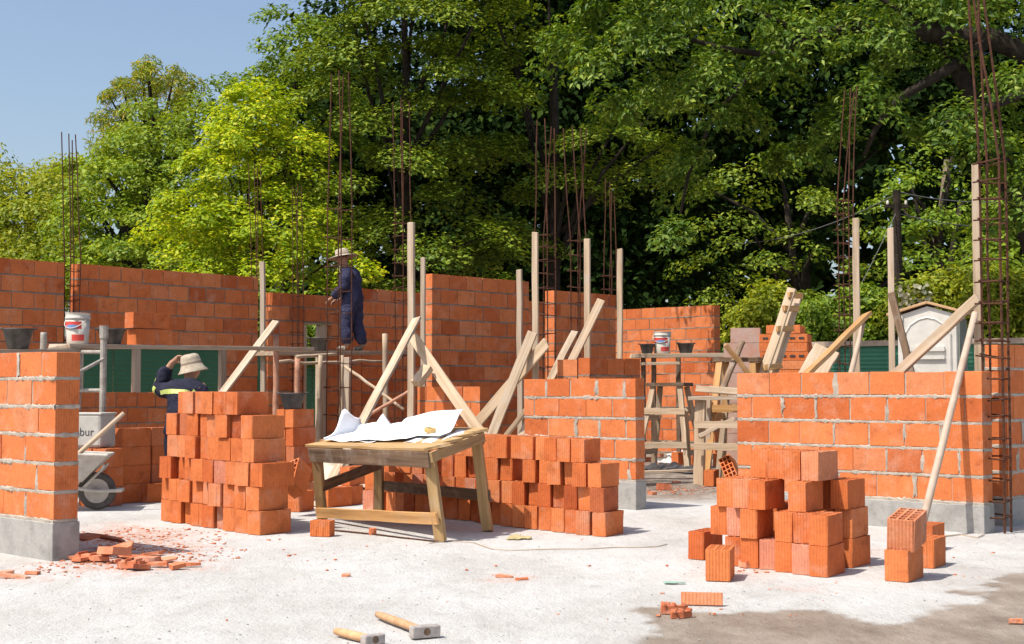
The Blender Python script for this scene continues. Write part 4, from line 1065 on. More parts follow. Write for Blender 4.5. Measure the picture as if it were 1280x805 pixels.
# utility pole and wires
up_ = at(1124, 500, 31.0); up_.z = 0
pt = thing('utility_pole', 'dark wooden utility pole in the trees left of the white hut', 'utility pole', up_)
tz = ztop(238, 31.0)
MB().tube([(0, 0, 0), (.02, 0, tz / 2), (0, 0, tz)], [.11, .10, .085], 10).build('shaft', M['bark'], pt)
MB().box((0, 0, tz - .35), (.5, .08, .08)).build('crossarm', M['bark'], pt)
for x in (-.2, .2): MB().lathe([(.001, 0), (.03, 0), (.035, .04), (.02, .09), (.001, .09)], 10, (x, 0, tz - .31)).build('insulator', M['white_plastic'], pt)
def wire(label, a, b, sag, r=.012):
    a, b = Vector(a), Vector(b); pts = [a.lerp(b, i / 16) - Vector((0, 0, sag * 4 * (i / 16) * (1 - i / 16))) for i in range(17)]
    c = a.copy(); o = MB().tube([p - c for p in pts], r, 5).build('overhead_wire', M['wire'], loc=c); tag(o, label, 'wire', 'overhead wires by the utility pole')
wire('upper wire from the utility pole to the right', at(1124, 240, 31), at(1330, 238, 34), .25)
wire('lower wire from the utility pole to the right', at(1124, 267, 31), at(1330, 272, 34), .25)
wire('upper wire from the utility pole to the left', at(1124, 241, 31), at(860, 300, 44), .5)
wire('stay wire slanting down left of the utility pole', at(1122, 262, 31), at(1078, 352, 30), 0.02, .009)

# ================================================================== GROUND LITTER
def shard(label, p, sx, sy, sz, rot, group='broken brick pieces', mat='brick_old', name='brick_fragment', comb=0):
    mb = MB(); n = random.choice((5, 6, 7)); a0 = random.random() * 6; pr = []
    for i in range(n):
        a = a0 + 2 * math.pi * i / n + U(.25); k = 1 / max(abs(math.cos(a)), abs(math.sin(a))) * random.uniform(.75, 1.0)
        pr.append((sx / 2 * math.cos(a) * k, sy / 2 * math.sin(a) * k))
    o = len(mb.v); mb.v += [(x, y, -sz / 2 + U(.002)) for x, y in pr] + [(x * .96 + U(.003), y * .96 + U(.003), sz / 2 + U(.003)) for x, y in pr]
    mb.f += [tuple(range(n))[::-1], tuple(range(n, 2 * n))] + [(i, (i + 1) % n, n + (i + 1) % n, n + i) for i in range(n)]
    if comb:
        for i in range(3): mb.box(((i - 1) * sx * .33, 0, sz / 2 + comb / 2 - .001), (.010, sy * .82, comb))
    ob = mb.build(name, M[mat], loc=p); ob.rotation_euler = rot
    return tag(ob, label, 'brick fragment', group)
heap = [(104, 690, .26, .16, .014, 12, .10), (128, 692, .22, .14, .016, 0, .02), (118, 701, .30, .12, .03, 5, .03), (142, 703, .24, .17, .05, -8, .05), (150, 697, .20, .12, .014, 25, .06), (167, 698, .28, .13, .014, -6, .03), (185, 703, .18, .12, .03, 14, .03), (160, 711, .22, .10, .04, -4, .03), (176, 712, .16, .10, .03, 6, .02), (196, 708, .16, .08, .02, 3, .02), (206, 702, .20, .12, .016, 18, .02), (222, 711, .12, .10, .03, 10, .02), (238, 708, .16, .06, .02, -3, .015), (98, 702, .2, .1, .02, 4, .02), (91, 699, .14, .08, .02, 0, .02), (131, 685, .3, .14, .016, -20, .07), (153, 688, .2, .12, .014, 9, .03), (190, 694, .2, .1, .014, -12, .02)]
for i, (px, py, sx, sy, sz, tl_, zz) in enumerate(heap):
    p = G(px, py); p.z = (zz if zz > .04 else zz * .3) + sz / 2; tl_ = tl_ * (1 if zz > .04 else .25)
    shard('terracotta shard in the heap of broken brick beside the wall end', p, sx, sy, sz, (R(tl_ + U(4)), R(U(9)), U(.9)), group='shards of the broken brick heap', comb=.016 if i in (2, 7) else 0)
for (px, py, sx, sy, sz, lab) in ((18, 722, .22, .06, .02, 'long flat shard left of the grey plinth at the left edge'), (40, 717, .12, .07, .018, 'small shard before the grey plinth, left edge group'), (8, 716, .1, .06, .016, 'small shard farthest left before the grey plinth'),
        (432, 720, .06, .05, .016, 'tiny red shard alone on the slab left of the hammers top'), (630, 721, .12, .05, .014, 'flat shard with red dust alone on the open slab'), (652, 724, .10, .05, .012, 'smaller flake beside the flat shard on the open slab'),
        (943, 708, .26, .14, .03, 'comb-sided shard lying at the front of the stepped pile'), (830, 612, .16, .12, .07, 'broken brick lump in the passage by the low wall end'), (815, 618, .12, .08, .03, 'flat shard by the foot of the low wall end'), (846, 603, .12, .08, .02, 'small flake in the middle of the passage'),
        (843, 766, .16, .07, .04, 'broken comb piece on the edge of the mud'), (852, 771, .14, .05, .03, 'slim broken piece right in front of the comb piece'), (835, 762, .08, .06, .03, 'small red piece behind the comb piece on the mud'), (466, 668, .07, .05, .05, 'small jagged lump in front of the table'), (1270, 778, .08, .05, .02, 'small shard on the mud at the right edge'),
        (1075, 688, .12, .07, .015, 'flake between the stepped pile and the small group'), (822, 571, .2, .16, .06, 'broken block beside the low wall end in the passage'), (810, 577, .14, .12, .07, 'broken cell piece at the foot of the tall trestle'), (884, 574, .12, .1, .03, 'shard beside the upright brick in the passage')):
    p = G(px, py); p.z = sz / 2 - .002
    shard(lab, p, sx, sy, sz, (R(U(5)), R(U(5)), U(.5)), comb=.013 if 'comb' in lab else 0)
p = G(878, 757); ob = MB().box((0, 0, 0), (.22, .018, .068)).build('brick_fragment', M['brick'], loc=(p.x, p.y + .02, .033), bevel=.002); ob.rotation_euler = (R(-14), 0, R(-9))
tag(ob, 'thin flat slip of brick standing on edge at the border of the mud', 'brick fragment', 'broken brick pieces')
# crumbs nobody could count
mb = MB(); spots = [(150, 675, 1.0, 170), (135, 700, .7, 90), (190, 690, .8, 90), (225, 700, .6, 40), (20, 720, .5, 25), (840, 612, .8, 70), (835, 580, .9, 60), (1085, 690, .5, 30), (930, 712, .4, 20), (850, 765, .4, 25), (420, 690, 1.2, 30), (700, 700, 2.2, 50), (320, 690, 1.0, 30), (1000, 740, 1.0, 25), (1180, 705, 1.0, 30), (600, 760, 2.0, 30)]
for px, py, rad, n_ in spots:
    g0 = G(px, py)
    for _ in range(int(n_ * (2.2 if rad < 1.1 and n_ > 50 else .4))):
        s_ = .005 + .014 * random.random() ** 2; a = random.random() * 6.28; rr = rad * random.random() ** .8
        mb.box((g0.x + rr * math.cos(a) * .8, g0.y + rr * math.sin(a), s_ * .2 - .003), (s_ * random.uniform(.8, 2.2), s_, s_ * .5), Matrix.Rotation(random.random() * 3, 3, 'Z') @ Matrix.Rotation(U(.4), 3, 'X'))
tag(mb.build('brick_crumbs', M['brick_old']), kind='stuff')
mb = MB()
for _ in range(380):
    px, py = random.uniform(0, 1280), random.uniform(690, 805) if random.random() < .6 else random.uniform(655, 700)
    g0 = G(px, py); s_ = random.uniform(.003, .008)
    mb.box((g0.x, g0.y, s_ * .1 - .003), (s_ * random.uniform(.9, 1.8), s_, s_ * .7), Matrix.Rotation(random.random() * 3, 3, 'Z'))
tag(mb.build('gravel_specks', M['plinth']), kind='stuff')
# cable, leaf, green scrap, tarp, sacks
pts = [(536, 679), (560, 676), (592, 678), (615, 686), (640, 688), (668, 687), (700, 686), (735, 686), (770, 684), (800, 684), (822, 683), (834, 680)]
w0 = G(600, 683); o = MB().tube([G(*q, .002) - w0 for q in pts], .0035, 6).build('thin_cable', M['cable'], loc=w0); tag(o, 'thin brownish cable trailing over the slab right of the table', 'cable')
w0 = G(450, 672); o = MB().tube([G(*q, .004) - w0 for q in ((396, 661), (430, 664), (470, 668), (510, 673), (548, 677))], .007, 6).build('thin_cable', M['rust'], loc=w0); tag(o, 'thin dark rod lying under the front of the table', 'rod')
w0 = G(1220, 680); o = MB().tube([G(*q, .004) - w0 for q in ((1160, 672), (1200, 668), (1222, 672), (1230, 668))], .005, 6).build('thin_cable', M['cable'], loc=w0); tag(o, 'thin string at the foot of the right wall', 'string')
def rag(name, label, cat, cpx, cpy, rx, ry, hgt, mat, seed):
    rg = np.random.default_rng(seed); n = 26; g0 = G(cpx, cpy); v, f_ = [], []
    gx, gy = np.meshgrid(np.linspace(-1, 1, n), np.linspace(-1, 1, n)); ph = rg.random(6) * 6
    r_ = np.hypot(gx, gy) / (1 + .18 * np.sin(np.arctan2(gy, gx) * 3 + ph[0]) + .1 * np.sin(np.arctan2(gy, gx) * 7 + ph[1]))
    z = hgt * np.clip(1 - r_, 0, 1) ** .7 * (1 + .35 * np.sin(gx * 7 + gy * 4 + ph[2]) + .25 * np.sin(gy * 9 - gx * 6 + ph[3])) * .6 + .006
    idx_ = np.arange(n * n).reshape(n, n); keep = r_ < 1
    q = [(idx_[i, j], idx_[i, j + 1], idx_[i + 1, j + 1], idx_[i + 1, j]) for i in range(n - 1) for j in range(n - 1) if keep[i, j] and keep[i + 1, j + 1] and keep[i, j + 1] and keep[i + 1, j]]
    mb = MB(); mb.v = [(float(a) * rx, float(b) * ry, float(max(c, .003))) for a, b, c in zip(gx.ravel(), gy.ravel(), z.ravel())]; mb.f = [tuple(int(k) for k in t) for t in q]
    o = mb.build(name, M[mat], loc=(g0.x, g0.y, 0), smooth=True); s_ = o.modifiers.new('thick', 'SOLIDIFY'); s_.thickness = .004
    return tag(o, label, cat)
rag('plastic_sheet', 'crumpled black plastic sheet on the ground in the passage', 'plastic sheet', 832, 588, .34, .5, .16, 'tarp', 3)
rag('plastic_sheet', 'crumpled grey plastic sheet at the right end of the black one', 'plastic sheet', 858, 590, .28, .45, .12, 'tarp', 9)
rag('cement_bag', 'pale torn cement bag lying against the black plastic sheet', 'bag', 838, 579, .2, .3, .12, 'tarp_grey', 5)
rag('cement_bag', 'dusty crumpled bag in the rubble under the tall trestle', 'bag', 853, 569, .3, .6, .10, 'tarp_grey', 6)
rag('cement_bag', 'dark rags in the shade beside the bench foot', 'bag', 905, 572, .3, .5, .12, 'tarp', 7)
rag('dry_leaf', 'dry yellowish leaf on the slab before the long brick row', 'leaf', 648, 673, .10, .12, .03, 'dryleaf', 8)
rag('plastic_scrap', 'scrap of green plastic on the slab left of the single upright brick', 'plastic scrap', 842, 729, .07, .03, .006, 'green_plastic', 12)
rag('sand_sack', 'pale filled sack on the ground seen through the doorway', 'sack', 390, 600, .34, .5, .36, 'sack', 14)
rag('sand_heap', 'low heap of pale sand and rubble behind the papers', 'heap', 412, 603, .9, 1.5, .34, 'sack', 15)
# ================================================================== TREES
def leafmesh(name, C, Nn, size, mat, parent, aspect=.5, rg=RNG, droop=0.0, fold=.12):
    n = len(C); Nn = Nn / np.linalg.norm(Nn, axis=1, keepdims=True)
    r = rg.normal(size=(n, 3)); r[:, 2] -= droop
    t = r - Nn * (r * Nn).sum(1, keepdims=True); t /= np.linalg.norm(t, axis=1, keepdims=True)
    b = np.cross(Nn, t); s = (size * rg.uniform(.65, 1.35, n))[:, None]
    v = np.empty((n, 4, 3)); v[:, 0] = C - t * s * .5; v[:, 2] = C + t * s * .5
    v[:, 1] = C + b * s * aspect * .5 + Nn * s * fold - t * s * .06; v[:, 3] = C - b * s * aspect * .5 + Nn * s * fold - t * s * .06
    i = np.arange(n)[:, None] * 4
    tri = np.concatenate([i + [0, 1, 2], i + [0, 2, 3]], 1).reshape(-1, 3)
    return npmesh(name, v.reshape(-1, 3), tri, mat, parent)
def sphere_dirs(n, rg): d = rg.normal(size=(n, 3)); return d / np.linalg.norm(d, axis=1, keepdims=True)
def pads(ells, n_pads, base, rg, inner=.25, sep=None):
    """ells: list of (px,py,Y,rx_px,rz_px[,ry_m]) -> pad centres (local to base) and outward directions"""
    vol = np.array([e[3] * e[4] for e in ells], float); vol /= vol.sum(); out, dirs = [], []
    for e, w in zip(ells, vol):
        Y = e[2]; c = np.array(at(e[0], e[1], Y) - base); rx, rz = e[3] / F * Y, e[4] / F * Y; ry = e[5] if len(e) > 5 else (rx + rz) / 2
        k = max(2, int(n_pads * w)); d = sphere_dirs(k, rg)
        front = rg.random(k) < .55; d[front, 1] = -np.abs(d[front, 1])
        q = np.where(rg.random(k) < inner, rg.uniform(.2, .75, k), rg.uniform(.78, 1.06, k))[:, None]
        out.append(c + d * np.array([rx, ry, rz]) * q); dirs.append(d)
    P, D = np.concatenate(out), np.concatenate(dirs)
    if sep:          # keep the tiers apart so that shade shows between them
        keep = []
        for i in rg.permutation(len(P)):
            d = P[keep] - P[i]
            if not len(keep) or ((d[:, 0] ** 2 + d[:, 1] ** 2) / sep[0] ** 2 + d[:, 2] ** 2 / sep[1] ** 2).min() > 1: keep.append(i)
        P, D = P[keep], D[keep]
    return P, D
def tree(name, label, px, Y, ells, n_pads, per_pad, leaf, mat, pr=(1.0, .32), aspect=.5, droop=.2, flat=.8, seed=1, group='trees behind the building site', trunk_r=.22, limbs=14, cat='tree', trunk=True, tilt=.35, inner=.25, sep=None):
    rg = np.random.default_rng(seed); base = at(px, 600, Y); base.z = 0
    root = thing(name, label, cat, base, 0, group)
    P, D = pads(ells, n_pads, base, rg, inner, sep)
    k = len(P); m_ = np.maximum(8, (per_pad * rg.uniform(.5, 1.5, k)).astype(int)); idx_ = np.repeat(np.arange(k), m_); n = len(idx_)
    d = sphere_dirs(n, rg); rad = rg.random(n) ** .45; sc = rg.uniform(.65, 1.35, k)[idx_]
    a, bz = pr
    off = d * rad[:, None] * np.stack([a * sc, a * sc, bz * sc], 1)
    # sprays hang: the outer part of a pad sinks, and each pad leans outward
    rxy = np.hypot(off[:, 0], off[:, 1]); out = D[idx_]
    off[:, 2] -= .28 * rxy ** 2 / a * droop * 2.2
    off[:, 2] -= tilt * (off[:, 0] * out[:, 0] + off[:, 1] * out[:, 1])
    C = P[idx_] + off
    Nn = np.stack([out[:, 0] * .35, out[:, 1] * .35, np.full(n, flat)], 1) + d * .45 + rg.normal(size=(n, 3)) * .38
    C[:, 2] = np.maximum(C[:, 2], -base.z + .15)
    leafmesh('crown', C, Nn, leaf, mat, root, aspect, rg, droop)
    if trunk:
        top = P[:, 2].max() * .85; mb = MB(); tx = P[:, 0].mean() * .5; ty = P[:, 1].mean() * .5
        pts = [(tx * (i / 6) ** 2 + rg.normal() * .05, ty * (i / 6) ** 2 + rg.normal() * .05, top * i / 6) for i in range(7)]; pts[0] = (0, 0, -.1)
        mb.tube(pts, [trunk_r * (1 - .13 * i) + .02 for i in range(7)], 9); mb.build('trunk', M['bark'], root, smooth=True)
        order = rg.permutation(k)[:limbs]
        lm = MB()
        for j in order:
            e = P[j]; z0 = max(.8, min(top * .9, e[2] * rg.uniform(.45, .8))); f_ = z0 / top
            s0 = Vector((tx * f_ * f_, ty * f_ * f_, z0)); e_ = Vector(e); md = s0.lerp(e_, .5) + Vector((rg.normal() * .12, rg.normal() * .12, .25))
            lm.tube([s0, s0.lerp(md, .6) , md, md.lerp(e_, .55), e_], [trunk_r * .36, trunk_r * .3, trunk_r * .24, trunk_r * .17, .02], 6)
        if limbs: lm.build('limbs', M['bark'], root, smooth=True)
    return root
T_ = tree
# far left
T_('leafy_tree', 'olive green rounded tree at the far left edge', 30, 41, [(20, 280, 41, 75, 75), (70, 290, 40, 60, 80), (-40, 260, 42, 70, 70), (40, 340, 39, 120, 50), (80, 250, 43, 45, 45)], 130, 220, .15, M['leaf_olive'], (.9, .45), flat=.5, seed=2)
T_('pine_tree', 'tall pine with yellowish needle clumps against the sky', 203, 43, [(160, 122, 43, 20, 18, 1.0), (195, 98, 43, 32, 14, 1.4), (225, 110, 43, 20, 18, 1.0), (140, 160, 43, 14, 18, .8), (185, 152, 43, 34, 16, 1.2), (232, 150, 43, 16, 20, .8), (145, 200, 42, 36, 30, 1.2)], 190, 190, .22, M['needle'], (.44, .32), aspect=.13, droop=0, flat=.3, seed=4, limbs=34, trunk_r=.26, inner=.1, sep=(.62, .42))
T_('leafy_tree', 'mid green dense tree below the pine', 180, 37, [(180, 210, 37, 66, 60), (150, 260, 36, 70, 60), (225, 255, 36, 60, 70), (110, 300, 37, 50, 60), (190, 320, 35, 110, 60), (195, 165, 37, 40, 34), (250, 180, 38, 34, 60), (105, 225, 38, 20, 40)], 480, 290, .12, M['leaf_fresh'], (.62, .30), aspect=.6, flat=.8, seed=6, inner=.1, sep=(.75, .52))
T_('lime_tree', 'bright yellow-green young tree left of the standing worker', 325, 30, [(330, 135, 30, 44, 44), (300, 205, 30, 66, 52), (350, 210, 30, 52, 52), (260, 280, 29.5, 66, 50), (340, 290, 29.5, 80, 60), (390, 330, 29, 46, 36), (300, 345, 29, 110, 36), (290, 165, 30.5, 36, 30), (455, 335, 28.6, 30, 12, .6)], 560, 350, .105, M['leaf_lime'], (.52, .27), aspect=.62, flat=1.1, seed=8, droop=.3, trunk_r=.10, inner=.2, sep=(.70, .44))
T_('tall_tree', 'tall dark green tree rising to the top edge behind the lime tree', 350, 36, [(346, 40, 36, 9, 44, .7), (375, 80, 36, 44, 60), (326, 110, 37, 22, 44), (285, 135, 38, 12, 36, .8), (385, 40, 36, 14, 26, .8), (370, 160, 37, 80, 80), (330, 240, 38, 90, 80), (345, -10, 36, 5, 20, .4)], 420, 330, .125, M['leaf_mid'], (.75, .28), aspect=.6, flat=.95, seed=10, inner=.05, sep=(.85, .62))
T_('tall_tree', 'large layered dark green tree in the middle behind the standing worker', 500, 33, [(450, 40, 33, 62, 70), (520, 20, 33, 80, 70), (560, 90, 33, 80, 60), (440, 130, 33, 50, 60), (480, 200, 32.5, 70, 60), (560, 200, 33, 60, 60), (450, 270, 32.5, 60, 50), (540, 290, 32.5, 80, 60), (600, 160, 33.5, 50, 60), (600, 320, 33, 60, 40), (480, 340, 33, 70, 40), (440, -40, 33, 60, 50), (560, -50, 33, 80, 60)], 520, 700, .115, M['leaf_dark'], (.88, .32), aspect=.62, flat=1.3, droop=.34, seed=12, inner=.06, sep=(1.22, .84), limbs=12, trunk_r=.2)
T_('tall_tree', 'dark layered tree with sunlit tiers right of the middle tree', 690, 34, [(640, 60, 34, 60, 60), (640, 210, 34, 46, 40), (700, 230, 34, 50, 36), (650, 290, 34, 46, 40), (760, 190, 34, 60, 50), (820, 170, 34, 50, 50), (680, 10, 34, 60, 60)], 300, 680, .115, M['leaf_dark'], (.85, .31), aspect=.62, flat=1.3, droop=.34, seed=14, inner=.04, sep=(1.3, .92), limbs=10, trunk_r=.2)
# dark fill behind these, shade painted into near-black leaves
T_('painted_shade_tree', 'tree with shade painted into its leaves filling the gap behind the middle trees', 660, 42, [(560, 150, 42, 130, 130), (700, 120, 42, 120, 140), (820, 150, 43, 110, 140), (620, 300, 42, 140, 90), (760, 320, 42, 130, 80), (450, 220, 42, 110, 130), (420, 90, 43, 80, 90), (700, -30, 42, 220, 80)], 420, 170, .25, M['leaf_painted_shade'], (1.5, .9), flat=.4, aspect=.6, seed=16, limbs=10, inner=.5)
T_('painted_shade_tree', 'tree with shade painted into its leaves behind the big drooping tree on the right', 1000, 44, [(940, 120, 44, 120, 130), (1080, 90, 44, 130, 120), (1200, 110, 44, 120, 120), (1280, 200, 44, 90, 150), (960, 270, 45, 110, 60), (1000, -20, 44, 260, 70)], 340, 170, .25, M['leaf_painted_shade'], (1.5, .9), flat=.4, aspect=.6, seed=17, limbs=10, inner=.5)
# right-hand drooping tree
rt = T_('drooping_tree', 'big near tree on the right with drooping leaves and a long dark limb', 1345, 24, [(760, 30, 25, 70, 40, 1.6), (830, 60, 24.5, 60, 60, 1.6), (900, 20, 24, 90, 40, 1.6), (760, 110, 25, 44, 34, 1.0), (900, 110, 24, 60, 44, 1.4), (990, 60, 24, 70, 40, 1.6), (1090, 70, 23.5, 50, 34, 1.2), (1060, 120, 23.5, 40, 44, 1.0), (1150, 30, 24, 90, 40, 1.6), (1180, 155, 23, 44, 22, 1.0), (1140, 180, 23.3, 30, 20, .8), (1255, 130, 23, 40, 50, 1.2), (1265, 220, 23, 24, 50, 1.0), (850, 280, 24.5, 26, 30, .8), (880, 200, 25, 34, 24, .8), (985, 190, 25, 34, 24, .8), (1080, -20, 24, 240, 40, 1.8), (820, -20, 24.5, 110, 40, 1.8)], 420, 390, .125, M['leaf_droop'], (.56, .32), aspect=.44, droop=1.0, flat=.7, seed=20, limbs=0, trunk_r=.38, tilt=.5, inner=.0, sep=(.92, .68))
b_ = rt.location.copy(); lm = MB()
def limb(pts, r0, r1):
    q = [Vector(at(*p)) - b_ for p in pts]; n = len(q); lm.tube(q, [r0 + (r1 - r0) * i / (n - 1) for i in range(n)], 8)
limb([(1345, 210, 24), (1310, 80, 24), (1240, 48, 24), (1160, 42, 24), (1090, 32, 24), (1010, 46, 24), (965, 70, 24), (940, 90, 24.2)], .24, .05)
limb([(1240, 48, 24), (1180, 90, 23.6), (1120, 125, 23.5), (1095, 160, 23.4), (1080, 195, 23.5)], .11, .03)
limb([(1120, 125, 23.5), (1060, 118, 23.6), (1045, 150, 23.6)], .07, .02)
limb([(1310, 80, 24), (1270, 120, 23.2), (1200, 148, 23), (1165, 160, 23)], .12, .03)
limb([(965, 70, 24), (900, 60, 24.2), (830, 40, 24.5), (760, 60, 25)], .06, .02)
limb([(1010, 46, 24), (960, 20, 24), (880, -10, 24)], .07, .02)
limb([(940, 90, 24.2), (890, 150, 24.6), (860, 220, 24.8), (850, 270, 24.6)], .05, .02)
limb([(1160, 42, 24), (1120, 10, 24), (1060, -30, 24)], .08, .03)
lm.build('limbs', M['bark'], rt, smooth=True)
# background right
T_('leafy_tree', 'leafy tree with shade-darkened leaves beyond the fence between the thin cage and the utility pole', 1010, 38, [(930, 230, 38, 50, 40), (900, 270, 38, 40, 40), (1000, 260, 38, 50, 40), (960, 310, 37, 60, 40), (1040, 310, 37, 46, 40), (900, 340, 38, 50, 40), (1010, 345, 37, 70, 36)], 260, 210, .13, M['leaf_dark'], (.75, .32), aspect=.6, flat=.8, seed=22, inner=.0, sep=(1.2, .9), limbs=8)  # darker leaf material carries the shade of the neighbouring trees
T_('leafy_tree', 'light leafy tree behind the white hut, between the posts', 1170, 36, [(1150, 220, 36, 40, 40), (1190, 250, 36, 50, 46), (1160, 300, 35, 60, 36), (1250, 270, 35, 50, 60), (1220, 200, 36.5, 50, 40), (1130, 260, 37, 36, 60), (1200, 330, 34, 60, 40), (1265, 330, 34, 36, 50)], 320, 220, .13, M['leaf_mid'], (.72, .32), aspect=.6, flat=.8, seed=24, inner=.0, sep=(1.0, .8), limbs=8)
T_('leafy_tree', 'small leafy tree at the right edge behind the tall cage', 1262, 31, [(1262, 300, 31, 26, 40), (1275, 250, 31, 26, 40), (1240, 350, 30, 30, 30)], 50, 80, .17, M['leaf_mid'], (.6, .35), flat=.6, seed=25, limbs=4, trunk_r=.1)
for i, (px, Y, pts, r) in enumerate(((1172, 38, [(1172, 430), (1174, 360), (1170, 310), (1178, 260), (1184, 200)], .16), (1198, 40, [(1190, 430), (1188, 330), (1194, 290), (1202, 250)], .10))):
    base = at(px, 500, Y); base.z = 0
    r_ = thing('bare_trunk', ('pale leaning bare trunk above the white hut roof', 'thinner bare trunk right of the pale leaning one')[i], 'tree', base, 0, 'bare trunks above the hut')
    mb = MB().tube([(0, 0, -.1)] + [at(*p, Y) - base for p in pts[1:]], [r * 1.2] + [r * (1 - .15 * k) for k in range(4)], 8); mb.build('trunk', M['bark_pale' if i == 0 else 'bark'], r_, smooth=True)
# bushes
def bush(label, px, Y, ells, n, per, leaf, mat, seed, **k): return T_('bush', label, px, Y, ells, n, per, leaf, M[mat], (.42, .26), flat=.5, seed=seed, group='bushes along the fence', limbs=5, trunk_r=.05, cat='bush', tilt=.25, **k)
bush('yellowish bush behind the wrapped brick pallet', 960, 29, [(955, 390, 29, 40, 34), (985, 405, 29, 34, 30), (930, 405, 29.3, 28, 26)], 70, 80, .12, 'leaf_olive', 30)
bush('rounded green bush behind the orange brick pallet', 1040, 28.5, [(1030, 405, 28.5, 46, 34), (1075, 400, 28.5, 46, 36), (1060, 430, 28.3, 60, 26)], 90, 90, .12, 'leaf_mid', 31)
bush('bush with pale blossom left above the hut roof', 1160, 27.6, [(1150, 375, 27.6, 30, 22), (1190, 365, 27.8, 40, 22), (1125, 395, 28, 26, 30)], 70, 80, .13, 'leaf_olive', 32)
bush('bush of long leaves at the right edge under the tall cage', 1250, 26.5, [(1240, 370, 26.5, 40, 34), (1280, 380, 26.5, 40, 40), (1225, 410, 26.4, 30, 40), (1270, 410, 26.2, 40, 30)], 90, 85, .17, 'leaf_olive', 33, aspect=.28)
fl = RNG; bb_ = bpy.data.objects['bush.002']; Cn = np.array([np.array(at(random.uniform(1122, 1165), random.uniform(355, 395), 27.0) - bb_.location) for _ in range(70)])
leafmesh('blossom', Cn, fl.normal(size=(70, 3)) + np.array([0, -1, .6]), .12, M['flower'], bb_, .9)
bush('green shrub seen through the doorway beside the standing worker', 397, 26.6, [(395, 405, 26.6, 26, 26), (380, 430, 26.6, 20, 20), (420, 420, 26.7, 24, 24)], 50, 90, .11, 'leaf_mid', 34)
bush('low shrub glimpsed over the green fence left of the doorway', 350, 27.5, [(340, 400, 27.5, 50, 30)], 40, 80, .12, 'leaf_mid', 35)
# far wood that reads as one mass
rg = np.random.default_rng(77); n = 26000
ang = rg.uniform(-1.0, 1.0, n); dist = rg.uniform(56, 66, n); top = 6.0 + 3.0 * np.sin(ang * 9) + 1.5 * np.sin(ang * 23 + 1)
top = np.where(ang < -.27, 3.0 + .6 * np.sin(ang * 30), top + 4)
C = np.stack([np.sin(ang) * dist, np.cos(ang) * dist, rg.uniform(.2, 1, n) * top], 1)
wd = leafmesh('distant_woods', C, rg.normal(size=(n, 3)) * .7 + np.array([0, -.3, .6]), .9, M['leaf_painted_shade'], None, .8, rg)  # shade of the wood is painted in as near-black leaf colour
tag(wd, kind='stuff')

# ================================================================== PEOPLE
def skin_mesh(verts, edges, radii, root=0, levels=2):
    me = bpy.data.meshes.new('tmp'); me.from_pydata([tuple(v) for v in verts], edges, []); me.update()
    o = bpy.data.objects.new('tmp', me); COL.objects.link(o)
    sk_ = o.modifiers.new('skin', 'SKIN'); sk_.use_smooth_shade = True; sb = o.modifiers.new('sub', 'SUBSURF'); sb.levels = sb.render_levels = levels
    for i, r in enumerate(radii):
        d = me.skin_vertices[0].data[i]; d.radius = (r, r) if not isinstance(r, tuple) else r; d.use_root = (i == root)
    dg = bpy.context.evaluated_depsgraph_get(); out = bpy.data.meshes.new_from_object(o.evaluated_get(dg)); bpy.data.objects.remove(o); return out
def linkmesh(name, me, mat, parent):
    me.materials.clear(); me.materials.append(mat); o = bpy.data.objects.new(name, me); COL.objects.link(o); o.parent = parent
    for p in me.polygons: p.use_smooth = True
    return o
class Rig:
    def __init__(s): s.v = []; s.e = []; s.r = []
    def j(s, p, r, par=None):
        s.v.append(Vector(p)); s.r.append(r); i = len(s.v) - 1
        if par is not None: s.e.append((par, i))
        return i
    def chain(s, par, pts):
        for p, r in pts: par = s.j(p, r, par)
        return par
def hand(g, wrist, wp, d, side, palm_n, curl=.5, k=1.0):
    """palm and five fingers from the wrist joint; d: direction of the hand, side: towards the thumb"""
    d, side, pn = Vector(d).normalized(), Vector(side).normalized(), Vector(palm_n).normalized(); wp = Vector(wp)
    pm = g.j(wp + d * .045 * k, .030 * k, wrist); kn = g.j(wp + d * .08 * k, .030 * k, pm)
    for i, (o_, l) in enumerate(((.030, .070), (.010, .080), (-.010, .075), (-.030, .058))):
        b = wp + d * .088 * k + side * o_ * k; m1 = b + (d * (1 - curl * .4) + pn * curl * .7).normalized() * l * .5 * k; m2 = m1 + (d * (1 - curl) + pn * curl * 1.3).normalized() * l * .5 * k
        g.chain(kn, [(b, .011 * k), (m1, .0095 * k), (m2, .008 * k)])
    b = wp + d * .035 * k + side * .034 * k; g.chain(pm, [(b, .013 * k), (b + (d * .7 + side * .6).normalized() * .035 * k, .011 * k), (b + (d * .9 + side * .25 + pn * .5).normalized() * .065 * k, .009 * k)])
def hat_parts(parent, c, m_, brim=.19, crown=.098, ch=.11, sag=.03, scale=1.0):
    prof = [(.001, ch), (crown * .55, ch * 1.02), (crown * .86, ch * .9), (crown * .98, ch * .6), (crown * 1.04, .012), (crown * 1.1, .002), (brim * .8, -sag * .45), (brim, -sag), (brim, -sag - .006), (brim * .8, -sag * .45 - .006), (crown * 1.02, -.006)]
    ht = MB().lathe(prof, 30, c, m_).build('hat', M['hat'], parent, smooth=True)
    MB().lathe([(crown * 1.055, .006), (crown * 1.045, .032), (crown * 1.03, .034)], 30, c, m_).build('hat_band', M['hatband'], ht, smooth=True)
def body(root, g, cloth):
    o = linkmesh('body', skin_mesh(g.v, g.e, g.r), M['skin'], root); return o
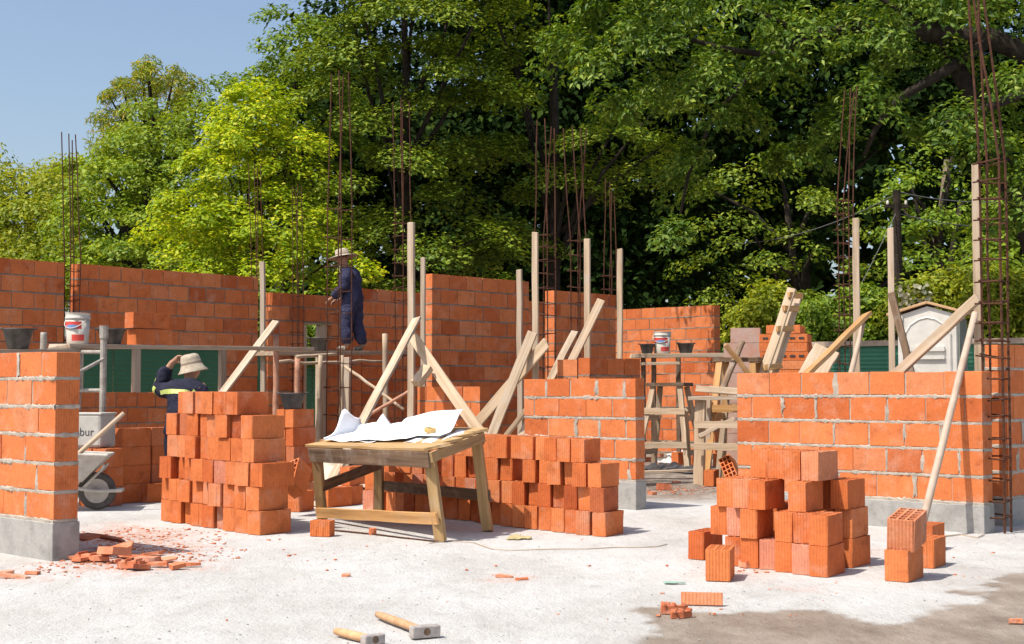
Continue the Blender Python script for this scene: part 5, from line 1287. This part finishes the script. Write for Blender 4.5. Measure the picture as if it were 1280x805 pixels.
def face(parent, hc, fwd):
    """eyes and mouth on the head"""
    fwd = Vector(fwd).normalized(); sd = fwd.cross(Vector((0, 0, 1)))
    for sg in (-1, 1):
        MB().lathe([(.001, .0), (.009, .001), (.012, .006), (.001, .010)], 10, hc + fwd * .088 + sd * sg * .032 + Vector((0, 0, .0)), fwd.to_track_quat('Z', 'Y').to_matrix()).build('eye', M['darkhole'], parent)
    MB().box(hc + fwd * .086 + Vector((0, 0, -.066)), (.012, .045, .008), Matrix.Rotation(math.atan2(fwd.y, fwd.x), 3, 'Z')).build('mouth', M['hatband'], parent)

# standing worker: local +x is where he faces; he looks left in the picture
wpos = onplank(wp0, wp1, 441, .031)
w1 = thing('person', 'standing worker in navy overalls and a straw hat, on the scaffold plank', 'person', wpos, R(168))
sc1 = 127 / F * wpos.y / 1.80; w1.scale = (sc1 * 1.2, sc1 * 1.2, sc1)
g = Rig(); pel = g.j((0, 0, .93), .135); 
sp = g.chain(pel, [((.02, 0, 1.08), .125), ((.03, 0, 1.24), .145), ((.05, 0, 1.38), .13)]); nk = g.chain(sp, [((.10, 0, 1.47), .06), ((.135, 0, 1.53), .055)])
hd1 = g.chain(nk, [((.16, 0, 1.585), .078), ((.165, 0, 1.64), .098), ((.16, 0, 1.70), .085)])
g.j((.262, 0, 1.60), .016, len(g.v) - 2)
for sg in (-1, 1):
    sh = g.chain(sp, [((.04, sg * .13, 1.40), .075), ((.04, sg * .185, 1.38), .07)])
    el = g.chain(sh, [((.05, sg * .215, 1.22), .055), ((.09, sg * .225, 1.08), .046), ((.20, sg * .19, .98), .040), ((.27, sg * .15, .93), .030)])
    hand(g, el, (.27, sg * .15, .93), (.85, -sg * .2, -.5), (0, -sg, .3), (-.3, 0, -1), .55)
    hp = g.chain(pel, [((.0, sg * .09, .86), .105), ((.03 * sg + .02, sg * .10, .66), .085), ((.03 + .05 * sg, sg * .10, .48), .064), ((-.01 + .07 * sg, sg * .10, .28), .058), ((-.03 + .09 * sg, sg * .10, .09), .042)])
    g.chain(hp, [((.0 + .09 * sg, sg * .105, .045), .04), ((.11 + .09 * sg, sg * .115, .032), .032)])
bd = body(w1, g, None)
def cloth(root, pieces, mat, nm, extra=.026):
    c = Rig()
    for ch_ in pieces:
        par = None
        for p, r in ch_:
            hit_ = [i for i, v in enumerate(c.v) if (v - Vector(p)).length < 1e-5]
            if hit_:
                if par is not None and (par, hit_[0]) not in c.e: c.e.append((par, hit_[0]))
                par = hit_[0]
            else: par = c.j(p, r + extra, par)
    me = skin_mesh(c.v, c.e, c.r)
    return linkmesh(nm, me, mat, root)
pc = [[((0, 0, .93), .14), ((.02, 0, 1.08), .13), ((.03, 0, 1.24), .148), ((.05, 0, 1.38), .13), ((.095, 0, 1.445), .066)]]
for sg in (-1, 1):
    pc.append([((.05, 0, 1.38), .13), ((.04, sg * .13, 1.40), .078), ((.04, sg * .185, 1.38), .074), ((.05, sg * .215, 1.22), .062), ((.09, sg * .225, 1.08), .056), ((.20, sg * .19, .98), .05), ((.25, sg * .16, .945), .046)])
    pc.append([((0, 0, .93), .14), ((.0, sg * .09, .86), .112), ((.03 * sg + .02, sg * .10, .66), .094), ((.03 + .05 * sg, sg * .10, .48), .080), ((-.01 + .07 * sg, sg * .10, .28), .074), ((-.03 + .09 * sg, sg * .10, .10), .068)])
cl = cloth(w1, pc, M['navy'], 'overalls')
for v in cl.data.vertices:   # folds in the cloth
    q = v.co; k = .006 * math.sin(q.z * 38 + q.x * 17 + q.y * 9) + .005 * math.sin(q.z * 21 - q.y * 31 + q.x * 26); v.co = q + v.normal * k
for sg in (-1, 1):
    me = skin_mesh([(-.06 + .09 * sg, sg * .10, .05), (.02 + .09 * sg, sg * .105, .05), (.12 + .09 * sg, sg * .115, .036), (-.03 + .09 * sg, sg * .10, .12)], [(0, 1), (1, 2), (0, 3)], [.045, .048, .040, .056])
    for v in me.vertices: v.co.z = max(v.co.z, .002)
    linkmesh('boot', me, M['boot'], w1)
hat_parts(w1, Vector((.165, 0, 1.70)), Matrix.Rotation(R(12), 3, 'Y'), brim=.23, crown=.105, ch=.12, sag=.03)
face(bd, Vector((.165, 0, 1.635)), (1, 0, -.1))

# second worker behind the tall stack: back towards us, left hand up at the hat
Yw = 14.2; wp = at(225, 600, Yw); wp.z = -.0
w2 = thing('person', 'worker behind the tall brick stack, dark jacket with yellow bands, hand raised to hat', 'person', wp, R(62)); w2.scale = (1.0, 1.0, .935)
g = Rig(); pel = g.j((0, 0, .80), .135)
sp = g.chain(pel, [((.02, 0, .94), .13), ((.04, 0, 1.08), .15), ((.07, 0, 1.20), .135)]); nk = g.chain(sp, [((.11, 0, 1.28), .06), ((.13, 0, 1.33), .055)])
g.chain(nk, [((.15, 0, 1.38), .078), ((.155, 0, 1.43), .098), ((.15, 0, 1.49), .085)]); g.j((.25, 0, 1.40), .016, len(g.v) - 2)
arm = {1: [((.06, .14, 1.22), .078), ((.06, .20, 1.20), .072), ((.10, .33, 1.20), .058), ((.13, .40, 1.24), .052), ((.16, .34, 1.40), .043), ((.17, .27, 1.505), .032)],
       -1: [((.06, -.14, 1.22), .078), ((.06, -.19, 1.19), .072), ((.05, -.25, 1.05), .058), ((.08, -.27, .96), .052), ((.22, -.22, .88), .043), ((.30, -.17, .86), .032)]}
for sg in (1, -1):
    el = g.chain(sp, arm[sg]); p = arm[sg][-1][0]
    if sg == 1: hand(g, el, p, (.1, -.75, .55), (.6, .3, -.5), (.3, -.3, -.8), .5)
    else: hand(g, el, p, (.9, .1, -.2), (0, .4, 1), (0, .6, -.6), .5)
    lg = g.chain(pel, [((0, sg * .09, .74), .105), ((.04, sg * .10, .55), .085), ((.06, sg * .10, .42), .064), ((.02, sg * .10, .24), .058), ((0, sg * .10, .08), .042)])
    g.chain(lg, [((.02, sg * .105, .042), .04), ((.13, sg * .115, .03), .032)])
bd = body(w2, g, None)
pc = [[((0, 0, .66), .14), ((0, 0, .80), .15), ((.02, 0, .94), .142), ((.04, 0, 1.08), .156), ((.07, 0, 1.20), .138), ((.105, 0, 1.265), .068)]]
for sg in (1, -1): pc.append([((.07, 0, 1.20), .138)] + [(p, r + .010) for p, r in arm[sg][:-1]] + [(tuple(Vector(arm[sg][-2][0]).lerp(Vector(arm[sg][-1][0]), .6)), .045)])
ja = cloth(w2, pc, M['navy_dark'], 'jacket')
pt_ = [[((0, 0, .90), .12), ((0, 0, .80), .142), ((0, 0, .72), .13)]]
for sg in (1, -1): pt_.append([((0, 0, .80), .142), ((0, sg * .09, .74), .112), ((.04, sg * .10, .55), .094), ((.06, sg * .10, .42), .078), ((.02, sg * .10, .24), .074), ((0, sg * .10, .10), .066)])
cloth(w2, pt_, M['navy_dark'], 'trousers')
for v in ja.data.vertices:
    q = v.co; v.co = q + v.normal * (.006 * math.sin(q.z * 40 + q.y * 19) + .005 * math.sin(q.z * 23 - q.y * 29))
for sg in (1, -1):
    me = skin_mesh([(-.05, sg * .10, .05), (.03, sg * .105, .05), (.13, sg * .115, .036), (0, sg * .10, .12)], [(0, 1), (1, 2), (0, 3)], [.045, .048, .040, .056])
    for v in me.vertices: v.co.z = max(v.co.z, .002)
    linkmesh('boot', me, M['boot'], w2)
def band_ring(c, axis, rx, ry, w):
    q = Vector(axis).normalized().to_track_quat('Z', 'Y').to_matrix(); mb = MB(); n = 28
    for i in range(n):
        a = 2 * math.pi * i / n
        for z in (-w / 2, w / 2): mb.v.append(tuple(Vector(c) + q @ Vector((rx * math.cos(a), ry * math.sin(a), z))))
    for i in range(n): mb.f.append((i * 2, (i * 2 + 2) % (2 * n), (i * 2 + 3) % (2 * n), i * 2 + 1))
    o = mb.build('reflective_band', M['hiviz'], ja, smooth=True); s_ = o.modifiers.new('thick', 'SOLIDIFY'); s_.thickness = .004
ys_ = [(v.co.x, v.co.y) for v in ja.data.vertices if abs(v.co.z - 1.17) < .03 and abs(v.co.y) < .16]
# chest band follows the jacket's own outline at its height
def chest_band(z0, z1):
    bmx = bmesh.new(); bmx.from_mesh(ja.data)
    sel = [f for f in bmx.faces if z0 < f.calc_center_median().z < z1 and abs(f.calc_center_median().y) < .22 and f.normal.x < .75]
    mb = MB()
    for f in sel: mb.add([v.co + v.normal * .006 for v in f.verts], [tuple(range(len(f.verts)))])
    bmx.free(); mb.build('reflective_band', M['hiviz'], ja, smooth=True)
chest_band(1.15, 1.205)
def arm_band(a, b, f0, r):
    a, b = Vector(a), Vector(b); band_ring(a.lerp(b, f0), b - a, r, r, .06)
arm_band((.10, .33, 1.20), (.13, .40, 1.24), .4, .083); arm_band((.13, .40, 1.24), (.16, .34, 1.40), .35, .070)
arm_band((.05, -.25, 1.05), (.08, -.27, .96), .2, .082)
hat_parts(w2, Vector((.155, 0, 1.475)), Matrix.Rotation(R(-8), 3, 'Y') @ Matrix.Rotation(R(-10), 3, 'X'), brim=.152, ch=.12, sag=.07, crown=.10)
face(bd, Vector((.155, 0, 1.43)), (1, 0, -.1))

# ================================================================== CAMERA, LIGHT, SKY
cam = bpy.data.cameras.new('camera'); co = bpy.data.objects.new('camera', cam); COL.objects.link(co)
co.location = EYE; co.rotation_euler = (math.pi / 2 + PITCH, 0, 0); cam.sensor_width = 36; cam.lens = F / 1280 * 36; cam.clip_end = 5000; cam.clip_start = .05
S.camera = co
EL, AZ = 59.0, 56.0       # sun behind the camera on the left
sv = Vector((-math.sin(R(AZ)) * math.cos(R(EL)), -math.cos(R(AZ)) * math.cos(R(EL)), math.sin(R(EL))))
sl = bpy.data.lights.new('sun', 'SUN'); sl.energy = 5.0; sl.angle = R(.53); sl.color = (1, .945, .86)
so = bpy.data.objects.new('sun', sl); COL.objects.link(so); so.rotation_mode = 'QUATERNION'; so.rotation_quaternion = sv.to_track_quat('Z', 'Y'); so.location = sv * 50
w = bpy.data.worlds.new('World'); S.world = w; w.use_nodes = True; nt = w.node_tree
sky = nt.nodes.new('ShaderNodeTexSky'); sky.sky_type = 'NISHITA'; sky.sun_disc = False; sky.sun_elevation = R(EL); sky.sun_rotation = math.atan2(sv.x, sv.y)
sky.air_density = 1.0; sky.dust_density = 2.6; sky.ozone_density = .8
bg = nt.nodes['Background']; nt.links.new(sky.outputs[0], bg.inputs[0]); bg.inputs[1].default_value = .15
S.view_settings.view_transform = 'Standard'; S.view_settings.look = 'None'; S.view_settings.exposure = .2; S.view_settings.gamma = 1
S.render.engine = 'CYCLES'; S.cycles.max_bounces = 6; S.cycles.transparent_max_bounces = 4; S.cycles.use_denoising = True
try: S.cycles.denoiser = 'OPENIMAGEDENOISE'
except Exception: pass
for me in list(bpy.data.meshes):
    if me.users == 0: bpy.data.meshes.remove(me)
